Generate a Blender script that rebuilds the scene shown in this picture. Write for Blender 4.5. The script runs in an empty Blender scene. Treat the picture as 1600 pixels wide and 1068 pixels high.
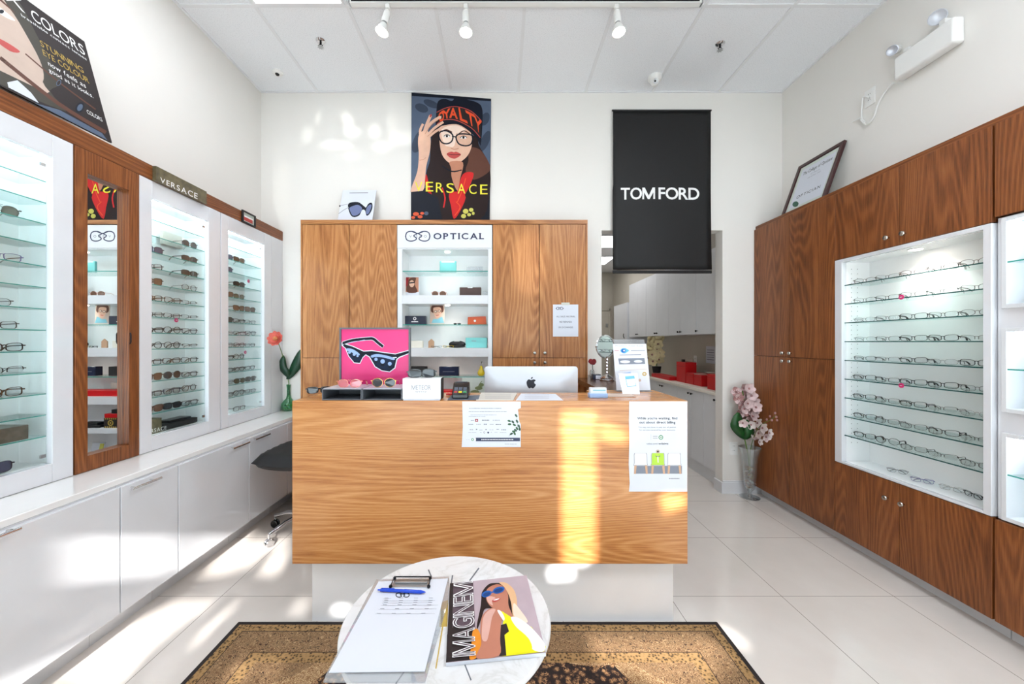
import bpy, math, random
from mathutils import Vector, Matrix, geometry
random.seed(7)
S = bpy.context.scene
COL = S.collection
PI = math.pi

# ------------------------------------------------------------------ camera
F, CX, CY, EYE = 585.0, 782.0, 534.0, 1.38
cam_d = bpy.data.cameras.new('camera'); cam = bpy.data.objects.new('camera', cam_d); COL.objects.link(cam)
cam.location = (0, 0, EYE); cam.rotation_euler = (PI/2, 0, 0)
cam_d.sensor_width = 36; cam_d.lens = F*36/1600; cam_d.shift_x = (800-CX)/1600; cam_d.clip_start = .02
S.camera = cam
# ------------------------------------------------------------------ view, world, sun
S.view_settings.view_transform = 'Standard'; S.view_settings.look = 'None'
S.view_settings.gamma = 1; S.view_settings.use_curve_mapping = False
S.view_settings.exposure = 0.04
W = bpy.data.worlds.new('world'); S.world = W; W.use_nodes = True
W.node_tree.nodes['Background'].inputs[0].default_value = (.80, .91, 1, 1)
W.node_tree.nodes['Background'].inputs[1].default_value = 1.0
_tc = W.node_tree.nodes.new('ShaderNodeTexCoord'); _sx = W.node_tree.nodes.new('ShaderNodeSeparateXYZ'); _mr = W.node_tree.nodes.new('ShaderNodeMapRange')
W.node_tree.links.new(_tc.outputs['Generated'], _sx.inputs[0]); W.node_tree.links.new(_sx.outputs['Z'], _mr.inputs[0])
_mr.inputs[1].default_value = -.05; _mr.inputs[2].default_value = .05; _mr.inputs[3].default_value = 8.0; _mr.inputs[4].default_value = .7   # bright sunlit ground below, open sky above
W.node_tree.links.new(_mr.outputs[0], W.node_tree.nodes['Background'].inputs[1])
SUN_DIR = Vector((-.27, 1, -.45)).normalized()
sun_d = bpy.data.lights.new('sun', 'SUN'); sun_d.energy = 14; sun_d.angle = math.radians(.9); sun_d.color = (1, .97, .93)
sun = bpy.data.objects.new('sun', sun_d); COL.objects.link(sun)
sun.rotation_euler = SUN_DIR.to_track_quat('-Z', 'Y').to_euler(); sun.location = (1, -6, 5)
def streak_spot(px, py, w, h, e, src=(-.9, -4.4, .25), Y=3.42):
    # added unseen spot lamps outside, standing in for reflected sun; they throw wall streaks
    tgt = Vector(((px-782)*Y/585, Y, 1.38-(py-534)*Y/585)); s = Vector(src); d = tgt-s; L = d.length
    l = bpy.data.lights.new('added_streak_spot', 'SPOT'); l.energy = e; l.shadow_soft_size = .03; l.spot_blend = .7; l.color = (1, .97, .93)
    ws, hs = w*Y/585, h*Y/585; l.spot_size = 2*math.atan(max(ws, hs)/2/L)*1.3
    o = bpy.data.objects.new('added_streak_spot', l); COL.objects.link(o); o.location = s; o.rotation_euler = d.to_track_quat('-Z', 'Y').to_euler()
    o.scale = (max(ws/max(ws, hs), .12), max(hs/max(ws, hs), .12), 1)
for g_ in ((496, 158, 10, 62, 1600), (538, 172, 13, 36, 1500), (546, 192, 14, 34, 1500), (551, 206, 26, 12, 1500), (525, 227, 48, 10, 1600), (585, 205, 15, 18, 1500), (596, 229, 24, 14, 1500), (613, 195, 13, 66, 700), (548, 244, 26, 9, 700),
           (440, 298, 24, 90, 450), (796, 335, 34, 110, 350), (480, 210, 12, 14, 900), (640, 215, 60, 18, 900), (490, 118, 10, 30, 900)): streak_spot(*g_)
for g_ in ((828, 412, 52, 92, 1500),): streak_spot(*g_, src=(.1, -4.4, .25), Y=3.15)
TROFFER, LEDSTRIP, SPOTW = 8.2, 45.0, 8.0

# ------------------------------------------------------------------ room constants
XL, XR, YB, ZC, YF = -2.187, 2.573, 3.4215, 3.661, -1.8
def srgb(c):
    if isinstance(c, str): c = [int(c[i:i+2], 16) for i in (0, 2, 4)]
    o = []
    for v in c[:3]:
        v /= 255.0
        o.append(v/12.92 if v <= .04045 else ((v+.055)/1.055)**2.4)
    return (*o, 1)
def ray(px, py): return Vector(((px-CX)/F, 1, -(py-CY)/F))
def onplane(px, py, p, n):
    r = ray(px, py); o = Vector((0, 0, EYE)); n = Vector(n)
    return o + r*((Vector(p)-o).dot(n)/r.dot(n))
def at(px, py, Y): return Vector(((px-CX)*Y/F, Y, EYE-(py-CY)*Y/F))
def YL(px): return 1.988*F/(CX-px)
def YR(px): return 2.333*F/(px-CX)

# ------------------------------------------------------------------ materials
M = {}
def mat(name, col, rough=.5, metal=0, spec=.5, coat=0, emit=0, alpha=1, bump=None, noise=None, trans=0):
    m = bpy.data.materials.new(name); m.use_nodes = True
    nt = m.node_tree; b = nt.nodes['Principled BSDF']; c = srgb(col)
    b.inputs['Base Color'].default_value = c; b.inputs['Roughness'].default_value = rough
    b.inputs['Metallic'].default_value = metal; b.inputs['Specular IOR Level'].default_value = spec
    b.inputs['Coat Weight'].default_value = coat; b.inputs['Coat Roughness'].default_value = .03
    if emit: b.inputs['Emission Color'].default_value = c; b.inputs['Emission Strength'].default_value = emit
    if alpha < 1: b.inputs['Alpha'].default_value = alpha
    if trans: b.inputs['Transmission Weight'].default_value = trans
    tc = nt.nodes.new('ShaderNodeTexCoord')
    n = nt.nodes.new('ShaderNodeTexNoise'); nt.links.new(tc.outputs['Object'], n.inputs['Vector'])
    sc, amt = noise if noise else (6, .04)
    n.inputs['Scale'].default_value = sc; n.inputs['Detail'].default_value = 4
    mx = nt.nodes.new('ShaderNodeMix'); mx.data_type = 'RGBA'; mx.blend_type = 'MULTIPLY'
    mr = nt.nodes.new('ShaderNodeMapRange'); mr.inputs[1].default_value = .3; mr.inputs[2].default_value = .7
    mr.inputs[3].default_value = 1-amt; mr.inputs[4].default_value = 1
    nt.links.new(n.outputs['Fac'], mr.inputs[0])
    mx.inputs[0].default_value = 1; mx.inputs[6].default_value = c
    nt.links.new(mr.outputs[0], mx.inputs[7]); nt.links.new(mx.outputs[2], b.inputs['Base Color'])
    if bump:
        n2 = nt.nodes.new('ShaderNodeTexNoise'); nt.links.new(tc.outputs['Object'], n2.inputs['Vector'])
        n2.inputs['Scale'].default_value = bump[0]; n2.inputs['Detail'].default_value = 3
        bp = nt.nodes.new('ShaderNodeBump'); bp.inputs['Strength'].default_value = bump[1]; bp.inputs['Distance'].default_value = .003
        nt.links.new(n2.outputs['Fac'], bp.inputs['Height']); nt.links.new(bp.outputs[0], b.inputs['Normal'])
    M[name] = m; return m
class G:                       # tiny node-expression helper
    def __init__(s, name, col=(200, 200, 200), rough=.5):
        m = bpy.data.materials.new(name); m.use_nodes = True; s.m = m; s.nt = m.node_tree
        s.b = s.nt.nodes['Principled BSDF']; s.b.inputs['Roughness'].default_value = rough
        s.tc = s.nt.nodes.new('ShaderNodeTexCoord'); M[name] = m
    def lk(s, v, i):
        if isinstance(v, (int, float)): i.default_value = v
        elif isinstance(v, tuple): i.default_value = v
        else: s.nt.links.new(v, i)
    def math(s, op, a, b=0, c=0):
        n = s.nt.nodes.new('ShaderNodeMath'); n.operation = op
        s.lk(a, n.inputs[0]); s.lk(b, n.inputs[1]); s.lk(c, n.inputs[2]); return n.outputs[0]
    def sep(s, v):
        n = s.nt.nodes.new('ShaderNodeSeparateXYZ'); s.lk(v, n.inputs[0]); return n.outputs
    def comb(s, x, y, z):
        n = s.nt.nodes.new('ShaderNodeCombineXYZ'); s.lk(x, n.inputs[0]); s.lk(y, n.inputs[1]); s.lk(z, n.inputs[2]); return n.outputs[0]
    def noise(s, v, sc, det=3, rough=.5, dist=0):
        n = s.nt.nodes.new('ShaderNodeTexNoise'); s.lk(v, n.inputs['Vector']); n.inputs['Scale'].default_value = sc
        n.inputs['Detail'].default_value = det; n.inputs['Roughness'].default_value = rough; n.inputs['Distortion'].default_value = dist; return n.outputs['Fac']
    def voro(s, v, sc, feat='F1'):
        n = s.nt.nodes.new('ShaderNodeTexVoronoi'); n.feature = feat; s.lk(v, n.inputs['Vector']); n.inputs['Scale'].default_value = sc; return n.outputs['Distance']
    def ramp(s, f, stops, const=False):
        n = s.nt.nodes.new('ShaderNodeValToRGB'); s.lk(f, n.inputs[0]); cr = n.color_ramp
        if const: cr.interpolation = 'CONSTANT'
        while len(cr.elements) < len(stops): cr.elements.new(.5)
        for e, (p, c) in zip(cr.elements, stops): e.position = p; e.color = srgb(c)
        return n.outputs[0]
    def mix(s, f, a, b, mode='MIX'):
        n = s.nt.nodes.new('ShaderNodeMix'); n.data_type = 'RGBA'; n.blend_type = mode
        s.lk(f, n.inputs[0]); s.lk(a, n.inputs[6]); s.lk(b, n.inputs[7]); return n.outputs[2]
    def bump(s, h, st, d=.002):
        n = s.nt.nodes.new('ShaderNodeBump'); n.inputs['Strength'].default_value = st; n.inputs['Distance'].default_value = d
        s.lk(h, n.inputs['Height']); s.nt.links.new(n.outputs[0], s.b.inputs['Normal'])
    def out(s, c): s.lk(c, s.b.inputs['Base Color'])

def wood(name, stops, along='z', freq=3.2, rings=44, rough=.32, stretch=.09):
    g = G(name, rough=rough)
    oi = g.nt.nodes.new('ShaderNodeObjectInfo')
    x, y, z = g.sep(g.tc.outputs['Object'])
    off = g.math('MULTIPLY', oi.outputs['Random'], 37.0)
    k = {'x': (stretch, 1, 1), 'y': (1, stretch, 1), 'z': (1, 1, stretch)}[along]
    v = g.comb(g.math('MULTIPLY_ADD', x, k[0], off), g.math('MULTIPLY_ADD', y, k[1], off), g.math('MULTIPLY_ADD', z, k[2], off))
    n = g.noise(v, freq, 1.5, .45, .15)
    s_ = g.math('MULTIPLY_ADD', g.math('SINE', g.math('MULTIPLY', n, rings*6.28)), .5, .5)
    s_ = g.math('POWER', s_, 1.6)
    k2 = tuple(1 if a == 1 else .03 for a in k)
    v2 = g.comb(g.math('MULTIPLY', x, k2[0]), g.math('MULTIPLY', y, k2[1]), g.math('MULTIPLY', z, k2[2]))
    fib = g.noise(v2, 230, 3, .7)
    big = g.noise(v, freq*2.3, 3, .6)
    t = g.math('ADD', g.math('ADD', g.math('MULTIPLY', s_, .22), g.math('MULTIPLY', fib, .90)), g.math('MULTIPLY', big, .50))
    t = g.math('SUBTRACT', t, .35)
    c = g.ramp(t, stops)
    vary = g.math('MULTIPLY_ADD', oi.outputs['Random'], .14, .92)
    cc = g.nt.nodes.new('ShaderNodeCombineColor')
    for i in range(3): g.lk(vary, cc.inputs[i])
    g.out(g.mix(1.0, c, cc.outputs[0], 'MULTIPLY'))
    g.b.inputs['Specular IOR Level'].default_value = .4
    g.bump(fib, .08, .0006)
    return g.m
WAL_SHADE = [(.10, (78, 40, 20)), (.38, (124, 70, 35)), (.60, (146, 87, 46)), (.95, (172, 112, 64))]  # darker stops of the same walnut: shade of side-facing units put into colour
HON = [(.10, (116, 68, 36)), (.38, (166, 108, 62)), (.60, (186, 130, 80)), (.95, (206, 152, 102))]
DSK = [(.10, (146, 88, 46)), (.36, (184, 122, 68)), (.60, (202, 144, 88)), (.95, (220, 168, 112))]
wood('walnut_vertical', HON, 'z'); wood('walnut_shaded', WAL_SHADE, 'z'); wood('walnut_along', WAL_SHADE, 'y'); wood('walnut_across', HON, 'x')
wood('walnut_desk', DSK, 'x', freq=2.4, rings=62, rough=.25); wood('walnut_desk_top', DSK, 'x', rough=.18)
wood('walnut_dark', [(.1, (50, 26, 16)), (.5, (88, 50, 32)), (.9, (112, 66, 42))], 'y', rough=.2)

mat('wall_paint', (230, 227, 222), .7, noise=(2, .015), bump=(180, .04))
mat('back_room_paint', (196, 190, 178), .7)
mat('white_gloss', (226, 228, 233), .08, coat=1)
mat('white_satin', (224, 226, 230), .35)
mat('white_plinth', (242, 243, 246), .12, coat=.6)
mat('white_counter', (242, 241, 240), .15, coat=.5)
mat('white_kick', (216, 217, 220), .4)
mat('shell_white', (250, 250, 251), .4)
mat('chrome', (215, 215, 218), .12, 1)
mat('nickel', (190, 186, 178), .25, 1)
mat('dark_metal', (40, 40, 44), .3, 1)
mat('black_plastic', (18, 18, 20), .25)
mat('black_matte', (22, 22, 24), .6)
mat('charcoal', (92, 96, 104), .5)
mat('slate', (84, 92, 108), .5)
mat('black_satin_cloth', (27, 27, 28), .5, spec=.3, bump=(60, .15))
mat('white_paper', (212, 216, 226), .5); mat('cream_paper', (206, 200, 190), .6)
mat('ink', (20, 24, 40), .5); mat('navy', (22, 34, 74), .4); mat('grey_ink', (150, 152, 160), .5); mat('mid_ink', (90, 94, 108), .5)
mat('silver_case', (204, 208, 216), .42, .5)
mat('red_card', (200, 14, 22), .4); mat('dark_red', (150, 10, 20), .4)
mat('teal_box', (126, 208, 206), .4); mat('orange_leather', (206, 84, 32), .45); mat('brown_box', (70, 48, 42), .5)
mat('cream_box', (228, 222, 210), .5); mat('yellow_gloss', (226, 196, 30), .25)
mat('blue_pen', (18, 70, 200), .2); mat('blue_light', (90, 170, 222), .4); mat('blue_pale', (150, 180, 224), .4)
mat('pink_poster', (226, 46, 124), .35, noise=(3, .12)); mat('pink_sticker', (226, 40, 120), .3)
mat('gold', (206, 160, 90), .25, 1); mat('rose_gold', (222, 150, 130), .2, 1); mat('silver_wire', (140, 140, 144), .25, 1)
mat('tortoise', (92, 58, 36), .2, noise=(90, .7)); mat('brown_frame', (74, 46, 34), .25); mat('black_frame', (20, 20, 24), .15)
mat('navy_frame', (28, 36, 60), .2); mat('purple_frame', (120, 110, 160), .25); mat('clear_frame', (210, 205, 200), .1, alpha=.6)
mat('metal_print', (150, 146, 138), .3, .7, noise=(40, .3)); mat('olive_print', (116, 106, 78), .4, noise=(26, .55))
mat('plastic_white', (236, 236, 234), .3)
mat('stone_brown', (150, 120, 90), .5, noise=(30, .5)); mat('stone_white', (228, 222, 214), .4)
mat('leaf', (28, 86, 36), .35, noise=(20, .3)); mat('leaf_dark', (20, 62, 40), .35); mat('stem', (96, 128, 52), .5)
mat('petal_pink', (226, 200, 200), .5, noise=(40, .25)); mat('petal_white', (240, 228, 224), .5, noise=(40, .1)); mat('petal_mauve', (176, 130, 128), .5, noise=(40, .3))
mat('petal_coral', (230, 120, 106), .5, noise=(30, .25)); mat('petal_peach', (248, 190, 140), .5); mat('petal_cream', (236, 222, 178), .5, noise=(30, .15))
mat('petal_red', (130, 8, 22), .5); mat('mahogany', (60, 24, 26), .3); mat('mat_board', (206, 214, 206), .6)
mat('green_seal', (40, 90, 70), .5); mat('green_ink', (60, 140, 90), .5); mat('lime', (170, 210, 60), .5); mat('chair_leg', (200, 160, 130), .5)
mat('beige_house', (190, 150, 120), .6); mat('gap_dark', (30, 24, 20), .8); mat('steel', (176, 178, 180), .3, .9)
mat('grey_shadow_print', (120, 126, 140), .5); mat('tape', (200, 200, 190), .3)
for n_, c_ in dict(skin=(228, 184, 160), skin_light=(246, 220, 204), skin_dark=(190, 130, 104), skin_tan=(186, 122, 100), skin_tan_light=(214, 168, 156), lips=(190, 78, 74), hair_dark=(38, 24, 24),
                   hair_brown=(96, 60, 48), hair_red=(206, 40, 40), hair_blond=(222, 178, 136), hair_fair=(240, 216, 196), poster_blue=(84, 98, 120), poster_blue_dark=(56, 66, 84), poster_night=(22, 26, 38), hat_orange=(232, 84, 46),
                   yellow_ink=(238, 226, 70), white_ink=(245, 245, 245), mauve_bg=(182, 164, 172), mauve_dark=(92, 76, 84), mag_dark=(44, 36, 36), dress_yellow=(232, 226, 30), dress_white=(246, 246, 240), glass_blue=(30, 92, 170), glass_blue2=(20, 60, 120),
                   bag_orange=(226, 140, 40), lens_art=(20, 34, 62), lens_light=(150, 176, 220), art_black=(14, 20, 34), art_white=(220, 228, 240), lens_grad=(110, 120, 160), hair_olive=(70, 66, 58), teal_shirt=(130, 190, 205), face_pale=(200, 178, 164), flower_yellow=(210, 204, 100), flower_orange=(226, 96, 62), beach=(196, 204, 196), beach_green=(120, 130, 90), gold_ink=(190, 160, 80)).items():
    mat(n_, c_, .5, spec=.2, noise=(14, .10))
mat('lit_panel', (240, 247, 255), .5, emit=TROFFER); mat('led', (235, 246, 255), .5, emit=LEDSTRIP); mat('bulb', (255, 250, 240), .5, emit=25); mat('puck', (255, 244, 228), .5, emit=30)
mat('back_panel_light', (255, 255, 255), .5, emit=6.5)
mat('mirror', (240, 244, 244), 0.0, 1)

def glassy(name, tint, gloss=.06, edge=False, solid=None):
    m = bpy.data.materials.new(name); m.use_nodes = True; nt = m.node_tree; nt.nodes.remove(nt.nodes['Principled BSDF'])
    o = nt.nodes['Material Output']; tr = nt.nodes.new('ShaderNodeBsdfTransparent'); tr.inputs[0].default_value = srgb(tint)
    gl = nt.nodes.new('ShaderNodeBsdfGlossy'); gl.inputs['Roughness'].default_value = .03
    fr = nt.nodes.new('ShaderNodeLayerWeight'); fr.inputs[0].default_value = .35
    mr = nt.nodes.new('ShaderNodeMapRange'); mr.inputs[3].default_value = gloss*.6; mr.inputs[4].default_value = min(1, gloss*7)
    nt.links.new(fr.outputs['Facing'], mr.inputs[0])
    mx = nt.nodes.new('ShaderNodeMixShader'); nt.links.new(mr.outputs[0], mx.inputs[0]); nt.links.new(tr.outputs[0], mx.inputs[1]); nt.links.new(gl.outputs[0], mx.inputs[2])
    last = mx.outputs[0]
    if solid:
        df = nt.nodes.new('ShaderNodeBsdfDiffuse'); tc = nt.nodes.new('ShaderNodeTexCoord'); n = nt.nodes.new('ShaderNodeTexNoise')
        nt.links.new(tc.outputs['Object'], n.inputs['Vector']); df.inputs[0].default_value = srgb(solid[0])
        m2 = nt.nodes.new('ShaderNodeMixShader'); m2.inputs[0].default_value = solid[1]; nt.links.new(last, m2.inputs[1]); nt.links.new(df.outputs[0], m2.inputs[2]); last = m2.outputs[0]
    nt.links.new(last, o.inputs[0]); M[name] = m; return m
glassy('glass_clear', (250, 253, 252), .03); glassy('glass_shelf', (244, 252, 251), .05); glassy('glass_edge', (140, 214, 206), .1, solid=((70, 176, 164), .7))
glassy('glass_edge_dark', (60, 110, 110), .1, solid=((40, 92, 90), .8))
glassy('acrylic', (244, 246, 248), .08, solid=((225, 228, 232), .12)); glassy('glass_green', (150, 214, 176), .12, solid=((50, 140, 84), .38)); glassy('vase_glass', (240, 244, 244), .16, solid=((210, 216, 218), .10))
glassy('lens_clear', (244, 247, 248), .07); glassy('lens_dark', (60, 66, 74), .2, solid=((50, 56, 62), .6)); glassy('lens_brown', (120, 90, 74), .15, solid=((112, 78, 62), .6))
glassy('lens_green', (96, 100, 84), .15, solid=((96, 98, 84), .6)); glassy('lens_blue', (90, 96, 124), .2, solid=((82, 88, 116), .6)); glassy('lens_pink', (220, 130, 140), .3, solid=((214, 110, 120), .6))

# floor tiles: glossy beige porcelain, 0.61 m, thin grout
def floor_mat():
    g = G('floor_tile', rough=.09)
    x, y, z = g.sep(g.tc.outputs['Object'])
    def lines(c, off):
        t = g.math('FRACT', g.math('ADD', g.math('DIVIDE', g.math('SUBTRACT', c, off), .6085), 40.0))
        t = g.math('ABSOLUTE', g.math('SUBTRACT', t, .5))
        return g.math('GREATER_THAN', t, .4975)
    ln = g.math('MAXIMUM', lines(x, 1.527), lines(y, 2.0335))
    n = g.noise(g.comb(x, y, 0.0), 1.6, 5, .6)
    base = g.ramp(n, [(.3, (212, 204, 197)), (.7, (222, 215, 209))])
    g.out(g.mix(ln, base, srgb((120, 110, 104))))
    g.b.inputs['Specular IOR Level'].default_value = .62
    g.b.inputs['Coat Weight'].default_value = .35; g.b.inputs['Coat Roughness'].default_value = .04
floor_mat()
def ceil_mat():
    g = G('ceiling_tile', rough=.9)
    n = g.noise(g.tc.outputs['Object'], 160, 3, .7)
    g.out(g.ramp(n, [(.34, (214, 216, 220)), (.44, (238, 240, 244)), (.7, (242, 244, 247))]))
    g.bump(n, .3, .003)
ceil_mat()
mat('tee_white', (232, 233, 236), .5)
def marble_mat():
    g = G('white_marble', rough=.12); n = g.noise(g.tc.outputs['Object'], 5, 6, .62, 1.2)
    v = g.math('ABSOLUTE', g.math('SUBTRACT', n, .5))
    g.out(g.ramp(v, [(0, (204, 203, 202)), (.02, (213, 212, 212)), (.07, (218, 218, 219))]))
marble_mat()
# persian rug pattern computed from the distance to the edge
RX0, RX1, RY0, RY1 = -1.286, 1.063, .35, 1.838
def rug_mat():
    g = G('rug_pile', rough=.95)
    x, y, z = g.sep(g.tc.outputs['Object'])
    hx, hy = (RX1-RX0)/2, (RY1-RY0)/2
    ax, ay = g.math('ABSOLUTE', x), g.math('ABSOLUTE', y)
    d = g.math('MINIMUM', g.math('SUBTRACT', hx, ax), g.math('SUBTRACT', hy, ay))
    v = g.comb(ax, ay, 0.0)
    w = g.noise(v, 30, 3, .6, .8)
    sc = g.math('SINE', g.math('MULTIPLY', w, 80))
    vor = g.math('MULTIPLY', g.voro(v, 46), 1.0); vor2 = g.voro(v, 80)
    gold = g.ramp(g.math('ADD', vor2, g.math('MULTIPLY', sc, .10)), [(.20, (40, 27, 18)), (.32, (116, 88, 52)), (.6, (158, 124, 80))])
    beige = g.ramp(g.math('ADD', g.math('MULTIPLY', sc, .34), vor), [(.16, (62, 40, 24)), (.30, (128, 94, 60)), (.44, (190, 160, 122)), (.62, (150, 116, 78)), (.85, (96, 66, 42))])
    dark = g.ramp(g.math('ADD', g.math('MULTIPLY', sc, .28), vor), [(.16, (196, 150, 104)), (.28, (108, 74, 52)), (.4, (42, 26, 22)), (.75, (28, 18, 18))])
    # scalloped central field
    ang = g.math('ARCTAN2', ay, ax)
    rr = g.math('SQRT', g.math('ADD', g.math('POWER', g.math('DIVIDE', ax, hx-.26), 2), g.math('POWER', g.math('DIVIDE', ay, hy-.2), 2)))
    rr = g.math('ADD', rr, g.math('MULTIPLY', g.math('ABSOLUTE', g.math('SINE', g.math('MULTIPLY', ang, 9))), .09))
    field = g.mix(g.math('LESS_THAN', rr, 1.12), g.mix(g.math('LESS_THAN', rr, 1.24), beige, g.ramp(sc, [(.3, (128, 92, 58)), (.7, (206, 176, 134))])), dark)
    def step(t, a, b): return g.mix(g.math('LESS_THAN', d, t), a, b)
    c = field
    c = step(.236, c, gold); c = step(.184, c, srgb((60, 42, 28))); c = step(.180, c, beige); c = step(.064, c, srgb((52, 36, 26))); c = step(.060, c, gold); c = step(.021, c, srgb((34, 27, 27)))
    g.out(c); g.bump(g.noise(v, 300, 2), .4, .003)
rug_mat()

# ------------------------------------------------------------------ mesh builder
def props(o, label=None, cat=None, group=None, kind=None):
    if label: o['label'] = label
    if cat: o['category'] = cat
    if group: o['group'] = group
    if kind: o['kind'] = kind
    return o
def worldloc(o):
    v = Vector((0, 0, 0))
    while o: v += o.location; o = o.parent
    return v
def thing(name, loc, label, cat, group=None):
    o = bpy.data.objects.new(name, None); COL.objects.link(o); o.location = loc; o.empty_display_size = .05
    return props(o, label, cat, group)
def catmull(p, seg=5, closed=True):
    n = len(p); out = []
    rng = range(n) if closed else range(n-1)
    for i in rng:
        if closed: a, b, c, d = p[i-1], p[i], p[(i+1) % n], p[(i+2) % n]
        else: a, b, c, d = p[max(i-1, 0)], p[i], p[i+1], p[min(i+2, n-1)]
        for k in range(seg):
            t = k/seg
            out.append(tuple(.5*(2*b[j]+(c[j]-a[j])*t+(2*a[j]-5*b[j]+4*c[j]-d[j])*t*t+(-a[j]+3*b[j]-3*c[j]+d[j])*t**3) for j in range(len(b))))
    if not closed: out.append(tuple(p[-1]))
    return out
class MB:
    def __init__(s, m='white_satin'): s.v = []; s.f = []; s.fm = []; s.mats = []; s.cur = m
    def use(s, m): s.cur = m; return s
    def add(s, vs, fs, m=None):
        m = m or s.cur
        if m not in s.mats: s.mats.append(m)
        i = s.mats.index(m); b = len(s.v); s.v += [tuple(v) for v in vs]
        for f in fs: s.f.append([b+k for k in f]); s.fm.append(i)
        return s
    def box(s, x0, x1, y0, y1, z0, z1, m=None):
        x0, x1 = sorted((x0, x1)); y0, y1 = sorted((y0, y1)); z0, z1 = sorted((z0, z1))
        v = [(x0,y0,z0),(x1,y0,z0),(x1,y1,z0),(x0,y1,z0),(x0,y0,z1),(x1,y0,z1),(x1,y1,z1),(x0,y1,z1)]
        return s.add(v, [(0,3,2,1),(4,5,6,7),(0,1,5,4),(1,2,6,5),(2,3,7,6),(3,0,4,7)], m)
    def obox(s, c, ux, uy, uz, m=None):      # centre + three half-extent vectors
        c, ux, uy, uz = map(Vector, (c, ux, uy, uz))
        v = [c+a*ux+b*uy+d*uz for d in (-1, 1) for a, b in ((-1,-1),(1,-1),(1,1),(-1,1))]
        return s.add(v, [(0,3,2,1),(4,5,6,7),(0,1,5,4),(1,2,6,5),(2,3,7,6),(3,0,4,7)], m)
    def tube(s, pts, r, n=8, m=None, cap=True, flat=1.0):
        pts = [Vector(p) for p in pts]; N = len(pts); rs = r if isinstance(r, (list, tuple)) else [r]*N
        vs = []; fs = []; ref = None
        for i, p in enumerate(pts):
            t = (pts[min(i+1, N-1)]-pts[max(i-1, 0)]).normalized()
            if ref is None: ref = Vector((0, 0, 1)) if abs(t.z) < .9 else Vector((1, 0, 0))
            a = (ref-t*ref.dot(t)).normalized(); b = t.cross(a); ref = a
            for k in range(n):
                th = 2*PI*k/n; vs.append(p+a*math.cos(th)*rs[i]+b*math.sin(th)*rs[i]*flat)
        for i in range(N-1):
            for k in range(n):
                k2 = (k+1) % n; fs.append((i*n+k, i*n+k2, (i+1)*n+k2, (i+1)*n+k))
        if cap: fs.append(tuple(range(n))[::-1]); fs.append(tuple((N-1)*n+k for k in range(n)))
        return s.add(vs, fs, m)
    def lathe(s, c, prof, n=24, m=None, axis=(0, 0, 1), cap=True):
        c = Vector(c); ax = Vector(axis).normalized(); q = Vector((0, 0, 1)).rotation_difference(ax)
        vs = []; fs = []; N = len(prof)
        for r, h in prof:
            for k in range(n):
                th = 2*PI*k/n; vs.append(c+q @ Vector((r*math.cos(th), r*math.sin(th), h)))
        for i in range(N-1):
            for k in range(n):
                k2 = (k+1) % n; fs.append((i*n+k, i*n+k2, (i+1)*n+k2, (i+1)*n+k))
        if cap:
            if prof[0][0] > 1e-5: fs.append(tuple(range(n))[::-1])
            if prof[-1][0] > 1e-5: fs.append(tuple((N-1)*n+k for k in range(n)))
        return s.add(vs, fs, m)
    def ball(s, c, r, n=12, m=None, sq=(1, 1, 1)):
        c = Vector(c); vs = []; fs = []; R = max(4, n//2)
        for i in range(R+1):
            ph = PI*i/R
            for k in range(n):
                th = 2*PI*k/n; vs.append(c+Vector((r*sq[0]*math.sin(ph)*math.cos(th), r*sq[1]*math.sin(ph)*math.sin(th), r*sq[2]*math.cos(ph))))
        for i in range(R):
            for k in range(n):
                k2 = (k+1) % n; fs.append((i*n+k, (i+1)*n+k, (i+1)*n+k2, i*n+k2))
        return s.add(vs, fs, m)
    def prism(s, pts, d, m=None):            # planar polygon (3D points) extruded by vector d
        pts = [Vector(p) for p in pts]; d = Vector(d); n = len(pts)
        nn = geometry.normal(pts[:3]) if n == 3 else sum((pts[i].cross(pts[(i+1) % n]) for i in range(n)), Vector())
        fs = [tuple(range(n))[::-1], tuple(range(n, 2*n))]+[(i, (i+1) % n, n+(i+1) % n, n+i) for i in range(n)]
        if nn.dot(d) < 0: fs = [f[::-1] for f in fs]
        return s.add(pts+[p+d for p in pts], fs, m)
    def build(s, name, parent=None, smooth=True, bevel=0, label=None, cat=None, group=None, kind=None, origin=None, seg=2):
        me = bpy.data.meshes.new(name)
        if parent is not None: o0 = worldloc(parent)
        elif origin is not None: o0 = Vector(origin)
        else:
            xs, ys, zs = zip(*s.v); o0 = Vector(((min(xs)+max(xs))/2, (min(ys)+max(ys))/2, min(zs)))
        me.from_pydata([Vector(v)-o0 for v in s.v], [], s.f)
        for m in s.mats: me.materials.append(M[m])
        me.polygons.foreach_set('material_index', s.fm); me.validate(); me.update()
        if smooth:
            me.polygons.foreach_set('use_smooth', [True]*len(me.polygons)); me.set_sharp_from_angle(angle=math.radians(38))
        o = bpy.data.objects.new(name, me); COL.objects.link(o)
        if parent is not None: o.parent = parent
        else: o.location = o0
        if bevel:
            b = o.modifiers.new('bevel', 'BEVEL'); b.width = bevel; b.segments = seg; b.limit_method = 'ANGLE'; b.angle_limit = math.radians(40)
        return props(o, label, cat, group, kind)
def B(name, m, parent, *boxes, bevel=0, **k):
    b = MB(m)
    for q in boxes: b.box(*q)
    return b.build(name, parent, bevel=bevel, **k)

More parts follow.
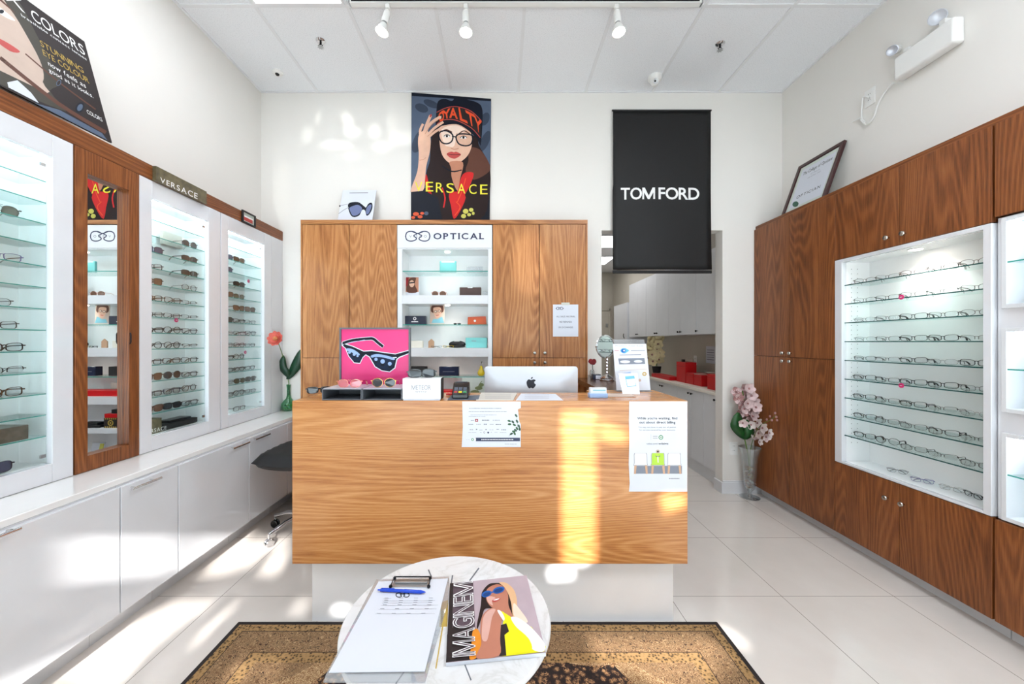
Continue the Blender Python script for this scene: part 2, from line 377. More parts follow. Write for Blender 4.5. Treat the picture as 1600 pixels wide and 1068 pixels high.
# ------------------------------------------------------------------ lettering from the built-in font
_gl = {}
def glyph(ch, off=0.0):
    key = (ch, off)
    if ch == 'M' and key not in _gl:
        H = max(b for a, b in glyph('I')[0]); w = .80; t = .085+1.7*off; o = off
        _gl[key] = ([(-o, -o), (-o, H+o), (t*1.25, H+o), (w/2, t*1.9-o), (w-t*1.25, H+o), (w+o, H+o), (w+o, -o), (w-t+o, -o), (w-t+o, H-t*2.4), (w/2+t*.5, -o), (w/2-t*.5, -o), (t-o, H-t*2.4), (t-o, -o)], [tuple(range(13))])
    if key not in _gl:
        cu = bpy.data.curves.new('t', 'FONT'); cu.body = ch; cu.offset = off; cu.resolution_u = 4
        ob = bpy.data.objects.new('t', cu); COL.objects.link(ob)
        dg = bpy.context.evaluated_depsgraph_get(); me = bpy.data.meshes.new_from_object(ob.evaluated_get(dg))
        _gl[key] = ([(v.co.x, v.co.y) for v in me.vertices], [tuple(p.vertices) for p in me.polygons])
        bpy.data.objects.remove(ob); bpy.data.curves.remove(cu); bpy.data.meshes.remove(me)
    return _gl[key]
SERIF = {'P': [(0, .12, 0), (0, .12, 1)], 'T': [(.5, .5, 0)], 'I': [(.5, .5, 0), (.5, .5, 1)], 'L': [(0, .12, 0), (0, .12, 1)], 'A': [(.03, .03, 0), (.97, .97, 0)]}
def layout(txt, off=0.0, gap=.09, serif=False):
    """vertices in 0..1 box (y up) and faces for a line of text"""
    x = 0; V = []; Fc = []; lo = 9; hi = -9
    for ch in txt:
        if ch == ' ': x += .32; continue
        v0, f0 = glyph(ch, 0.0); v, f = glyph(ch, off)
        mn = min(a for a, b in v0); mx = max(a for a, b in v0); y0 = min(b for a, b in v0); y1 = max(b for a, b in v0)
        lo = min(lo, y0); hi = max(hi, y1); b0 = len(V)
        V += [(a-mn+x, b) for a, b in v]; Fc += [tuple(b0+k for k in q) for q in f]
        if serif:
            w = mx-mn
            for l, r, t in SERIF.get(ch, []):
                c = x+(l+r)/2*w+(.02 if ch in 'PL' else 0); hw = .13 if ch != 'A' else .11; yy = y0 if t == 0 else y1-.05
                b0 = len(V); V += [(c-hw, yy), (c+hw, yy), (c+hw, yy+.05), (c-hw, yy+.05)]; Fc.append((b0, b0+1, b0+2, b0+3))
        x += mx-mn+gap
    x -= gap
    return [(a/x, (b-lo)/(hi-lo)) for a, b in V], Fc
class Print:
    """flat artwork lying on a real surface; points are given in the pixel frame of a crop of the photograph (x0, y0, scale)"""
    def __init__(s, p, n, x0=0, y0=0, sc=1.0, gap=.0003):
        s.k = 0; gap = min(gap, .0003)
        s.p = Vector(p); s.n = Vector(n).normalized(); s.x0, s.y0, s.sc = x0, y0, sc; s.mb = MB(); s.gap = gap
        if s.n.dot(s.p-Vector((0, 0, EYE))) > 0: s.n = -s.n
    def w(s, x, y, L=1):
        return onplane(s.x0+x*s.sc, s.y0+y*s.sc, s.p, s.n)+s.n*(s.gap*L+(s.k % 14)*s.gap*.066)
    def poly(s, pts, m, L=1, smooth=False):
        if smooth: pts = catmull(pts, 4)
        s.k += 1
        tri = geometry.tessellate_polygon([[Vector((x, y, 0)) for x, y in pts]])
        vs = [s.w(x, y, L) for x, y in pts]; fs = []
        for t in tri:
            a, b, c = (vs[i] for i in t)
            fs.append(t if (b-a).cross(c-a).dot(s.n) > 0 else (t[0], t[2], t[1]))
        s.mb.add(vs, fs, m); return s
    def rect(s, x0, y0, x1, y1, m, L=1): return s.poly([(x0, y0), (x1, y0), (x1, y1), (x0, y1)], m, L)
    def ell(s, cx, cy, rx, ry, m, L=1, rot=0, n=20):
        c, q = math.cos(rot), math.sin(rot)
        return s.poly([(cx+rx*math.cos(t)*c-ry*math.sin(t)*q, cy+rx*math.cos(t)*q+ry*math.sin(t)*c) for t in [2*PI*k/n for k in range(n)]], m, L)
    def line(s, pts, wd, m, L=1, smooth=True, closed=False):
        if smooth: pts = catmull(pts, 4, closed)
        if closed: pts = list(pts)+[pts[0]]
        for a, b in zip(pts, pts[1:]):
            d = Vector((b[0]-a[0], b[1]-a[1])); l = d.length
            if l < 1e-6: continue
            nx, ny = -d.y/l*wd/2, d.x/l*wd/2; ex, ey = d.x/l*wd*.2, d.y/l*wd*.2
            s.poly([(a[0]+nx-ex, a[1]+ny-ey), (b[0]+nx+ex, b[1]+ny+ey), (b[0]-nx+ex, b[1]-ny+ey), (a[0]-nx-ex, a[1]-ny-ey)], m, L)
        return s
    def text(s, txt, quad, m, L=2, off=0.0, gap=.09, serif=False):
        V, Fc = layout(txt, off, gap, serif); s.k += 1
        tl, tr, br, bl = [Vector(q) for q in quad]; vs = []
        for a, b in V:
            p = (bl*(1-a)+br*a)*(1-b)+(tl*(1-a)+tr*a)*b; vs.append(s.w(p.x, p.y, L))
        fs = []
        for f in Fc:
            a, b, c = vs[f[0]], vs[f[1]], vs[f[2]]
            fs.append(f if (b-a).cross(c-a).dot(s.n) > 0 else f[::-1])
        s.mb.add(vs, fs, m); return s
    def tx(s, txt, x0, y0, x1, y1, m, L=2, **k): return s.text(txt, [(x0, y0), (x1, y0), (x1, y1), (x0, y1)], m, L, **k)
    def build(s, name, parent): return s.mb.build(name, parent, smooth=False)
# ================================================================== SETTING
def struct(name, mb, bevel=0): return mb.build(name, smooth=False, bevel=bevel, kind='structure')
fl = MB('floor_tile'); fl.box(XL-.3, XR+.4, YF-.2, 8.6, -.06, 0); fl.build('floor', origin=(0, 0, 0), kind='structure', smooth=False)
ce = MB('ceiling_tile'); ce.box(XL-.2, XR+.2, YF-.1, YB+.1, ZC, ZC+.08); struct('ceiling', ce)
wl = MB('wall_paint'); wl.box(XL-.12, XL, YF, YB+.1, 0, ZC+.02); struct('wall_left', wl)
wr = MB('wall_paint'); wr.box(XR, XR+.12, YF, YB+.1, 0, ZC+.02); struct('wall_right', wr)
DX0, DX1, DZ, YT = .924, 2.029, 2.40, 3.535
wb = MB('wall_paint')
wb.box(XL-.12, DX0, YB, YT, 0, ZC); wb.box(DX1, XR+.12, YB, YT, 0, ZC); wb.box(DX0, DX1, YB, YT, DZ, ZC); struct('wall_back', wb)

# front wall with the shop window: low glazing all along and added unglazed high slots, unseen, shaped to form the sun patches
def wallpt(px, py, p, n):
    q = onplane(px, py, p, n); t = (q.y-YF)/SUN_DIR.y; return (q.x-SUN_DIR.x*t, q.z-SUN_DIR.z*t)
FLOOR = ((0, 0, 0), (0, 0, 1)); DESK = ((0, 1.783, 0), (0, 1, 0)); BASE = ((0, 1.852, 0), (0, 1, 0)); DOORS = ((-1.72, 0, 0), (1, 0, 0)); UNIT = ((0, 3.15, 0), (0, 1, 0))
PATCH = [
 (FLOOR, [(20, 1068), (150, 1000), (275, 937), (345, 937), (300, 962), (240, 1010), (190, 1068)]),
 (FLOOR, [(310, 897), (345, 872), (400, 838), (456, 836), (456, 851), (418, 860), (402, 880), (346, 897)]),
 (FLOOR, [(404, 896), (428, 858), (456, 856), (438, 897)]),
 (FLOOR, [(300, 1000), (366, 941), (378, 941), (345, 968), (308, 1008)]),
 (FLOOR, [(451, 952), (464, 937), (486, 937), (486, 953)]),
 (FLOOR, [(915, 986), (1092, 986), (1140, 1016), (1118, 1040), (1105, 1067), (1030, 1070), (985, 1040), (925, 1032)]),
 (FLOOR, [(345, 1066), (378, 1028), (452, 1026), (452, 1039), (402, 1044), (372, 1066)]),
 (FLOOR, [(402, 1062), (416, 1046), (446, 1050), (430, 1062)]),
 (FLOOR, [(1126, 975), (1145, 979), (1162, 998), (1156, 1009), (1134, 1000)]),
 (DOORS, [(102, 836), (190, 834), (281, 834), (281, 893), (190, 904), (102, 911)]),
 (DOORS, [(292, 834), (392, 834), (350, 876), (292, 892)]),
 (DESK, [(879, 640), (932, 640), (932, 884), (879, 884)]),
 (DESK, [(935, 655), (982, 672), (982, 690), (940, 688)]),
 (DESK, [(1030, 772), (1072, 770), (1072, 790), (1040, 800)]),
 (BASE, [(857, 884), (897, 884), (897, 902), (860, 904)]),
 (BASE, [(519, 957), (525, 945), (548, 945), (546, 957)]),
 (UNIT, [(802, 372), (853, 372), (853, 455), (802, 455)]),
]
holes = []
for (p, n), q in PATCH:
    w = [wallpt(x, y, p, n) for x, y in q]
    holes.append(w)
X0, X1, Z1 = XL-.12, XR+.12, ZC
holes.append([(-1.95, .12), (-.55, .12), (-.55, 1.36), (-1.95, 1.36)])
holes.append([(-.35, .02), (.65, .02), (.65, 1.36), (-.35, 1.36)])
holes.append([(.85, .12), (2.35, .12), (2.35, 1.36), (.85, 1.36)])
def inside(p, poly):
    c = False; n = len(poly)
    for i in range(n):
        (x1, y1), (x2, y2) = poly[i], poly[(i+1) % n]
        if (y1 > p[1]) != (y2 > p[1]) and p[0] < (x2-x1)*(p[1]-y1)/(y2-y1)+x1: c = not c
    return c
pts = [Vector((X0, 0)), Vector((X1, 0)), Vector((X1, Z1)), Vector((X0, Z1))]; loops = [[0, 1, 2, 3]]
for h in holes:
    h = [(min(max(x, X0+.02), X1-.02), min(z, Z1-.03)) for x, z in h]
    b = len(pts); pts += [Vector(q) for q in h]; loops.append(list(range(b, b+len(h))))
vv, ee, ff, *_ = geometry.delaunay_2d_cdt(pts, [], loops, 1, 1e-5)
wf = MB('wall_paint')
for f in ff:
    c = sum((vv[i] for i in f), Vector((0, 0)))/len(f)
    if any(inside(c, h) for h in holes): continue
    wf.prism([(vv[i].x, YF, vv[i].y) for i in f], (0, -.02, 0))
struct('wall_front_sun_mask', wf)
for i, h in enumerate(holes[-3:]):
    g_ = MB('tee_white'); (a, b), (c, _), (_, d), _ = h
    for q in ((a-.03, a+.03, b-.03, d+.03), (c-.03, c+.03, b-.03, d+.03), (a, c, b-.03, b+.03), (a, c, d-.03, d+.03)): g_.box(q[0], q[1], YF-.03, YF+.03, q[2], q[3])
    g_.use('glass_clear').box(a, c, YF-.006, YF, b, d)
    struct('window_%d' % (i+1), g_)

# ceiling grid, back room shell, baseboards
tees = [-1.667, -1.04, -.445, .164, .775, 1.385, 1.99]
k = 1
for x in tees:
    t = MB('tee_white'); t.box(x-.012, x+.012, YF, YB, ZC-.006, ZC+.004); struct('trim_%d' % k, t); k += 1
for y in (2.537, 1.317, .097, -1.12):
    t = MB('tee_white'); t.box(XL, XR, y-.012, y+.012, ZC-.0062, ZC+.003); struct('trim_%d' % k, t); k += 1
t = MB('tee_white'); t.box(XL, XR, YB-.018, YB, ZC-.007, ZC+.002); t.box(XL, XL+.018, YF, YB-.018, ZC-.007, ZC+.002); t.box(XR-.018, XR, YF, YB-.018, ZC-.007, ZC+.002); struct('trim_%d' % k, t); k += 1
bb = MB('white_satin'); bb.box(DX1, 2.37, YB-.014, YB, 0, .10); bb.box(DX1, 2.37, YB-.008, YB, .10, .115); bb.box(DX1-.014, DX1, YB-.014, YT, 0, .10)
struct('baseboard_back', bb)
br = MB('back_room_paint'); YE = 8.2
br.box(.3, .42, YT, YE, 0, 2.9); br.box(.3, 2.9, YE, YE+.1, 0, 2.9); struct('wall_backroom', br)
br = MB('back_room_paint'); br.box(2.46, 2.6, YT, YE, 0, 2.9); struct('wall_backroom_right', br)
br = MB('ceiling_tile'); br.box(.3, 2.6, YT, YE+.1, 2.9, 2.98); struct('ceiling_backroom', br)
# far door of the back room
dr = MB('back_room_paint'); dr.box(1.45, 2.36, YE-.03, YE, 0, 2.05); dr.box(1.41, 1.45, YE-.05, YE, 0, 2.1); dr.box(2.36, 2.40, YE-.05, YE, 0, 2.1); dr.box(1.41, 2.4, YE-.05, YE, 2.06, 2.1)
dr.use('steel').box(2.3, 2.34, YE-.05, YE-.03, 1.7, 1.78); dr.box(1.8, 2.1, YE-.08, YE-.03, 1.95, 2.02)
struct('door_1', dr)
for x0, x1, y0 in ((1.1, 2.0, 5.3), (1.1, 2.0, 6.6)):
    t = thing('ceiling_light', ((x0+x1)/2, y0+.25, 2.86), 'bright ceiling light panel in back room, %s' % ('nearer the doorway' if y0 < 6 else 'farther from the doorway'), 'ceiling light', 'back room ceiling lights')
    B('frame', 'tee_white', t, (x0-.03, x1+.03, y0-.03, y0+.63, 2.875, 2.9)); B('diffuser', 'back_panel_light', t, (x0, x1, y0, y0+.6, 2.868, 2.875))

# ceiling troffers (main room)
TRS = [(-1.655, -1.052, 1.33, 2.525), (.787, 1.373, .11, 1.305), (-1.655, -1.052, -1.1, .08), (.787, 1.373, -1.1, .08), (1.397, 1.978, .11, 1.305), (1.397, 1.978, -1.1, .08)]  # last pair is added out of view to brighten the right wall
for i, (x0, x1, y0, y1) in enumerate(TRS):
    t = thing('ceiling_light', ((x0+x1)/2, (y0+y1)/2, ZC-.02), ['recessed fluorescent ceiling panel at top left, nearest the track light', 'recessed fluorescent ceiling panel on the right above the viewer', 'recessed fluorescent ceiling panel on the left by the shop window', 'recessed fluorescent ceiling panel on the right by the shop window', 'added ceiling light panel closest to the right wall, brightening it', 'added ceiling light panel in the right corner by the shop window'][i], 'ceiling light', 'recessed ceiling panels')
    B('frame', 'tee_white', t, (x0, x1, y0, y0+.015, ZC-.012, ZC), (x0, x1, y1-.015, y1, ZC-.012, ZC), (x0, x0+.015, y0+.015, y1-.015, ZC-.012, ZC), (x1-.015, x1, y0+.015, y1-.015, ZC-.012, ZC))
    B('diffuser', 'lit_panel', t, (x0+.015, x1-.015, y0+.015, y1-.015, ZC-.008, ZC-.001))

# track light
TY = 2.50
t = thing('track_light_rail', (.16, TY, ZC-.035), 'long white ceiling track rail with dark slot carrying three spotlights', 'track light')
B('rail', 'plastic_white', t, (-1.0, 1.335, TY-.018, TY+.018, ZC-.032, ZC-.006)); B('slot', 'dark_metal', t, (-.99, 1.32, TY-.021, TY-.0185, ZC-.024, ZC-.016)); B('end_cap', 'steel', t, (1.335, 1.345, TY-.018, TY+.018, ZC-.032, ZC-.006)); B('end_cap', 'steel', t, (-1.01, -1.0, TY-.018, TY+.018, ZC-.032, ZC-.006))
def spot(px, tilt, bx, by, label):
    a = at(px, 6, TY); t = thing('track_spotlight', (a.x, TY, ZC-.035), label, 'spotlight', 'spotlights on the ceiling track')
    B('adapter', 'plastic_white', t, (a.x-.014, a.x+.014, TY-.016, TY+.016, ZC-.062, ZC-.034), bevel=.003)
    z = ZC-.062; end = at(bx, by, TY-.02); top = Vector((a.x, TY-.005, z-.02)); d = (end-top).normalized()
    MB('plastic_white').tube([(a.x, TY, z), (a.x, TY, z-.025)], .007, 8).build('stem', t)
    MB('plastic_white').lathe(top, [(.0, -.005), (.02, 0), (.023, .01), (.023, .075), (.019, .08)], 20, axis=d).build('lamp_body', t)
    MB('steel').lathe(top+d*.08, [(.016, 0), (.019, .015), (.028, .03)], 20, axis=d, cap=False).build('lamp_neck', t)
    b = MB('plastic_white').lathe(top+d*.095, [(.022, 0), (.034, .03), (.041, .05), (.041, .056)], 24, axis=d, cap=False).build('bulb', t)
    MB('bulb').lathe(top+d*.15, [(.039, 0), (.034, .006), (.0, .009)], 24, axis=d, cap=False).build('bulb_face', b)
    l = bpy.data.lights.new('spot', 'SPOT'); l.energy = SPOTW; l.spot_size = 1.5; l.spot_blend = .6; l.shadow_soft_size = .04; l.color = (1, .95, .88)
    lo = bpy.data.objects.new('spot_lamp', l); COL.objects.link(lo); lo.parent = t; lo.location = top+d*.175-t.location
    lo.rotation_euler = d.to_track_quat('-Z', 'Y').to_euler()
spot(606, 0, 596, 52, 'white ceiling spotlight tilted left, leftmost on the track')
spot(728, 0, 728, 56, 'white ceiling spotlight pointing straight down, middle of the track')
spot(963, 0, 967, 50, 'brightly glowing ceiling spotlight, rightmost on the track')
# sprinklers, cameras
def sprinkler(px, py, label):
    D = 1334.4/(CY-py); x = (px-CX)*D/F; t = thing('fire_sprinkler', (x, D, ZC-.06), label, 'sprinkler', 'ceiling fire sprinklers')
    MB('chrome').lathe((x, D, ZC-.004), [(.034, .003), (.034, 0), (.026, -.008), (.016, -.01)], 24).build('escutcheon', t)
    b = MB('dark_metal'); b.tube([(x, D, ZC-.012), (x, D, ZC-.03)], .008, 10)
    for s_ in (-1, 1): b.tube([(x, D, ZC-.028), (x+s_*.016, D, ZC-.038), (x, D, ZC-.052)], .0028, 6)
    b.build('nozzle', t)
    b = MB('steel'); b.lathe((x, D, ZC-.055), [(.0, 0), (.017, .001), (.017, .003), (.0, .003)], 18)
    for k_ in range(8):
        th = k_*PI/4; b.obox((x+.02*math.cos(th), D+.02*math.sin(th), ZC-.053), (.004*math.cos(th), .004*math.sin(th), 0), (-.002*math.sin(th), .002*math.cos(th), 0), (0, 0, .0006))
    b.build('deflector', t)
sprinkler(501, 63, 'small ceiling fire sprinkler on the left, near the black dome camera')
sprinkler(1125, 68, 'small ceiling fire sprinkler on the right, above the white turret camera')
D = 1334.4/(CY-112); x = (434-CX)*D/F; t = thing('dome_camera', (x, D, ZC-.03), 'small white ceiling camera with black lens in the left corner', 'security camera')
MB('plastic_white').lathe((x, D, ZC), [(.042, 0), (.042, -.012), (.034, -.02), (.02, -.024)], 24).build('housing', t); MB('black_plastic').ball((x, D-.006, ZC-.022), .017, 16).build('lens', t)
D = 1334.4/(CY-126)*.985; x = (1023-CX)*D/F; t = thing('turret_camera', (x, D, ZC-.1), 'white turret security camera on ceiling above the black banner', 'security camera')
MB('plastic_white').lathe((x, D, ZC), [(.055, 0), (.055, -.02), (.048, -.035), (.03, -.045)], 28).build('base', t)
b = MB('plastic_white').ball((x-.004, D-.012, ZC-.055), .034, 20).build('ball_housing', t)
d_ = Vector((-.12, -.9, -.35)).normalized(); MB('steel').lathe(Vector((x-.004, D-.012, ZC-.055))+d_*.031, [(.02, 0), (.02, .004), (.0, .004)], 18, axis=d_).build('faceplate', b)
MB('black_plastic').lathe(Vector((x-.010, D-.012, ZC-.055))+d_*.036, [(.008, 0), (.0, .003)], 14, axis=d_).build('lens', b)

# ================================================================== LEFT SIDE
XF, XC, ZK = -1.988, -1.74, .757     # face of the display units, worktop front, worktop height
# worktop
t = B('countertop', 'white_counter', None, (XL+.002, XC, .95, YB-.002, .729, ZK), bevel=.003); props(t, 'long white glossy countertop under the left display units', 'countertop')
# base cabinets
seams = [(0.97, 1.27, 0), (1.274, 1.693, 1), (1.697, 1.998, 2), (2.002, 2.56, 3), (2.564, 3.02, 4), (3.024, 3.40, 5)]
hy = {1: ((-14, 32), (842, 826)), 2: ((206, 252), (764, 746)), 3: ((364, 390), (699, 692)), 4: ((399, 422), (685, 679))}
BL = {0: 'nearest the shop window', 1: 'with handle at its right end, below the tall left display', 2: 'narrow, below the mirror', 3: 'wide, below the brand plaque display', 4: 'beside the office chair', 5: 'in the back corner behind the desk'}
for y0, y1, i in seams:
    t = thing('base_cabinet', (-1.85, (y0+y1)/2, 0), 'glossy white base cabinet, '+BL[i], 'cabinet', 'glossy white base cabinets')
    B('body', 'white_satin', t, (XL+.002, -1.742, y0-.001, y1+.001, .15, .728)); B('toe_kick', 'white_kick', t, (XL+.01, -1.862, y0-.001, y1+.001, 0, .149))
    d = B('door', 'white_gloss', t, (-1.741, -1.72, y0+.001, y1-.001, .152, .722), bevel=.0015)
    if i in hy:
        (a, b_), (c, e) = hy[i]; P_, n_ = (-1.69, 0, 0), (1, 0, 0)
        p, q = onplane(a, c, P_, n_), onplane(b_, e, P_, n_); z = (p.z+q.z)/2
        h = MB('chrome').tube([(-1.69, p.y, z), (-1.69, q.y, z)], .006, 10)
        L_ = q.y-p.y
        for f_ in (.18, .82): h.tube([(-1.7195, p.y+L_*f_, z), (-1.69, p.y+L_*f_, z)], .0045, 8)
        h.build('handle', d)
# wooden fascia
t = B('wood_fascia', 'walnut_along', None, (XL+.002, XF+.001, .95, YB-.003, 2.302, 2.386), bevel=.001); props(t, 'walnut fascia board running along the tops of the left displays', 'fascia board')
t = B('filler_panel', 'white_satin', None, (XL+.002, XF-.002, YL(424)+.004, YB-.003, ZK+.001, 2.300)); props(t, 'narrow white filler panel between the left displays and back corner', 'panel')
SHZ = [.963+.0942*k_ for k_ in range(13)]
def left_display(y0, y1, oy0, oy1, label, glass=True):
    t = thing('display_cabinet', ((XF+XL)/2, (y0+y1)/2, ZK), label, 'display cabinet', 'white framed glasses displays on the left wall')
    z0, z1 = ZK+.002, 2.300; a, b_ = .842, 2.200
    B('frame', 'white_gloss', t, (XF-.03, XF, y0+.001, oy0, z0, z1), (XF-.03, XF, oy1, y1-.001, z0, z1), (XF-.03, XF, oy0, oy1, z0, a), (XF-.03, XF, oy0, oy1, b_, z1), bevel=.002)
    B('carcass', 'shell_white', t, (XL+.003, XL+.02, y0+.002, y1-.002, z0, z1), (XL+.02, XF-.031, y0+.002, oy0-.022, z0, z1), (XL+.02, XF-.031, oy1+.022, y1-.002, z0, z1), (XL+.02, XF-.031, oy0-.022, oy1+.022, z0, a-.004), (XL+.02, XF-.031, oy0-.022, oy1+.022, b_+.01, z1))
    B('led_strip', 'led', t, (XF-.042, XF-.033, oy0-.018, oy0-.008, a+.02, b_)); B('led_strip', 'led', t, (XF-.05, XF-.036, oy0-.002, oy1+.002, b_+.001, b_+.009))
    for z in SHZ:
        m = MB('glass_shelf'); m.box(XL+.022, XF-.036, oy0-.02, oy1+.02, z-.004, z)
        m.use('glass_edge').box(XF-.036, XF-.0345, oy0-.02, oy1+.02, z-.004, z)
        m.build('glass_shelf', t, smooth=False)
    p = B('glass_door', 'glass_clear', t, (XF-.026, XF-.022, oy0+.001, oy1-.001, a+.001, b_-.001))
    B('lock', 'chrome', p, (XF-.022, XF-.014, oy1-.03, oy1-.012, a+.03, a+.045)); B('hinge', 'chrome', p, (XF-.022, XF-.014, oy1-.03, oy1-.012, b_-.05, b_-.035))
    return t
left_display(1.10, YL(115), 1.18, YL(82), 'white framed glasses display at far left edge, left of the mirror')
left_display(YL(218), YL(344.5), YL(237.5), YL(326), 'white framed glasses display just right of the mirror, below the brand plaque')
left_display(YL(345.5), YL(424), YL(357), YL(413), 'white framed glasses display nearest the back left corner, beside the green vase')
# mirror
my0, my1 = YL(117), YL(217); a0, a1 = YL(136.5), YL(201)
t = thing('wall_mirror', (XF-.05, (my0+my1)/2, ZK), 'tall walnut framed mirror between two white glasses displays', 'mirror')
B('frame', 'walnut_shaded', t, (XF-.03, XF+.002, my0, a0, ZK+.002, 2.300), (XF-.03, XF+.002, a1, my1, ZK+.002, 2.300), (XF-.03, XF+.002, a0, a1, ZK+.002, .832), (XF-.03, XF+.002, a0, a1, 2.19, 2.300), bevel=.001)
B('backing', 'walnut_dark', t, (XL+.003, XF-.04, my0+.002, my1-.002, ZK+.002, 2.299))
B('mirror_glass', 'mirror', t, (XF-.034, XF-.0301, a0-.01, a1+.01, .82, 2.20), smooth=False)
MB('dark_metal').tube([(XF+.004, a1+.004, 1.43), (XF+.008, a1+.004, 1.42), (XF+.008, a1+.004, 1.38), (XF+.004, a1+.004, 1.37)], .003, 6).build('pull', t)

# ================================================================== RIGHT SIDE
XG = 2.333
yy = [YR(1181), YR(1237), YR(1309), YR(1410), YR(1557)]
def knob(parent, y, z):
    MB('nickel').lathe((XG-.0195, y, z), [(.005, 0), (.005, .012), (.013, .017), (.0145, .022), (.012, .027), (0, .029)], 18, axis=(-1, 0, 0)).build('knob', parent)
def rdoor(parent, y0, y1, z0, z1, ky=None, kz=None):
    d = B('door', 'walnut_shaded', parent, (XG-.019, XG, y0+.0018, y1-.0018, z0+.0018, z1-.0018), bevel=.001)
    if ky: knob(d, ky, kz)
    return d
t = thing('tall_cabinet', (2.45, (yy[0]+yy[2])/2, 0), 'tall walnut cabinet in the back right corner beside the orchid vase', 'cabinet')
B('body', 'walnut_dark', t, (XG+.001, XR-.002, yy[2]+.002, YB-.02, .072, 2.40)); B('toe_kick', 'white_kick', t, (XG+.04, XR-.002, yy[2]+.002, YB-.016, 0, .071))
for z0, z1, kz in ((.073, 1.257, 1.225), (1.257, 2.400, 1.29)):
    rdoor(t, yy[1], yy[0]-.003, z0, z1, YR(1229), kz); rdoor(t, yy[2], yy[1], z0, z1, YR(1240.5), kz)
t = thing('wall_unit_upper', (2.45, (yy[2]+yy[4])/2, 1.94), 'pair of walnut overhead doors above the open right display', 'cabinet')
B('body', 'walnut_dark', t, (XG+.001, XR-.002, yy[4], yy[2], 1.9435, 2.40))
rdoor(t, yy[3], yy[2], 1.942, 2.40, YR(1394), 2.0); rdoor(t, yy[4], yy[3], 1.942, 2.40, YR(1420), 2.0)
t = thing('base_cabinet', (2.45, (yy[2]+yy[4])/2, 0), 'pair of walnut lower doors under the open right display', 'cabinet')
B('body', 'walnut_dark', t, (XG+.001, XR-.002, yy[4], yy[2], .072, .5555)); B('toe_kick', 'white_kick', t, (XG+.04, XR-.002, yy[4]-.02, yy[2], 0, .071))
rdoor(t, yy[3], yy[2], .073, .557, YR(1392.5), .45); rdoor(t, yy[4], yy[3], .073, .557, YR(1418), .45)
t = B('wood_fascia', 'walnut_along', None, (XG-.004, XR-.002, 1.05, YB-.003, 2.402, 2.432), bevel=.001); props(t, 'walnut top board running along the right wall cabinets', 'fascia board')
# next unit towards the viewer
y5 = yy[4]-.006; y6 = 1.08
t = thing('wall_unit_upper', (2.45, (y5+y6)/2, 1.96), 'walnut overhead door cut off at the right edge of the picture', 'cabinet')
B('body', 'walnut_dark', t, (XG+.001, XR-.002, y6, y5, 1.965, 2.40)); rdoor(t, 1.36, y5, 1.962, 2.40); rdoor(t, y6, 1.36, 1.962, 2.40)
t = thing('base_cabinet', (2.45, (y5+y6)/2, 0), 'walnut lower door cut off at the right edge of the picture', 'cabinet')
B('body', 'walnut_dark', t, (XG+.001, XR-.002, y6, y5, .072, .55)); B('toe_kick', 'white_kick', t, (XG+.04, XR-.002, y6, yy[4]-.024, 0, .071)); rdoor(t, 1.36, y5, .073, .553); rdoor(t, y6, 1.36, .073, .553)
# open display
cy0, cy1 = yy[4]+.002, yy[2]-.002; o0, o1 = YR(1543), YR(1320)
RSZ = [1.765-.1266*k_ for k_ in range(9)]
t = thing('open_display_case', (2.44, (cy0+cy1)/2, .558), 'white open display case with nine glass shelves of eyeglasses on the right wall', 'display case')
B('frame', 'white_gloss', t, (XG-.022, XG+.01, cy0, o0, .559, 1.940), (XG-.022, XG+.01, o1, cy1, .559, 1.940), (XG-.022, XG+.01, o0, o1, .559, .572), (XG-.022, XG+.01, o0, o1, 1.918, 1.940), bevel=.0015)
b = MB('shell_white'); b.box(XR-.07, XR-.05, cy0, cy1, .559, 1.94); b.box(XG+.011, XR-.07, cy0, o0-.002, .559, 1.94); b.box(XG+.011, XR-.07, o1+.002, cy1, .559, 1.94); b.box(XG+.011, XR-.07, o0, o1, .559, .572); b.box(XG+.011, XR-.07, o0, o1, 1.918, 1.94)
b.use('gap_dark')
for xx in (XG+.045, XG+.085):
    for j in range(38): b.lathe((xx, o1+.0005, .70+j*.0317), [(.0022, 0), (.0022, .0015), (0, .0015)], 6, axis=(0, -1, 0))
b.build('carcass', t, smooth=False)
for z in RSZ:
    m = MB('glass_shelf'); m.box(XG-.001, XR-.072, o0+.001, o1-.001, z-.006, z); m.use('glass_edge_dark').box(XG-.003, XG-.001, o0+.001, o1-.001, z-.006, z); m.build('glass_shelf', t, smooth=False)
def puck(parent, x, y, z, r=.03, pw=2.2):
    p = MB('plastic_white').lathe((x, y, z), [(r*1.15, 0), (r*1.15, -.004), (r, -.006)], 24, cap=False).build('puck_light', parent)
    MB('puck').lathe((x, y, z-.003), [(r, 0), (r*.9, -.003), (0, -.004)], 20, cap=False).build('bulb_face', p)
    l = bpy.data.lights.new('puck', 'SPOT'); l.energy = pw; l.spot_size = 2.4; l.spot_blend = .8; l.shadow_soft_size = r; l.color = (1, .96, .9)
    lo = bpy.data.objects.new('puck_lamp', l); COL.objects.link(lo); lo.parent = parent; lo.location = Vector((x, y, z-.012))-worldloc(parent)
puck(t, 2.40, YR(1435)*1.035, 1.918, pw=15)
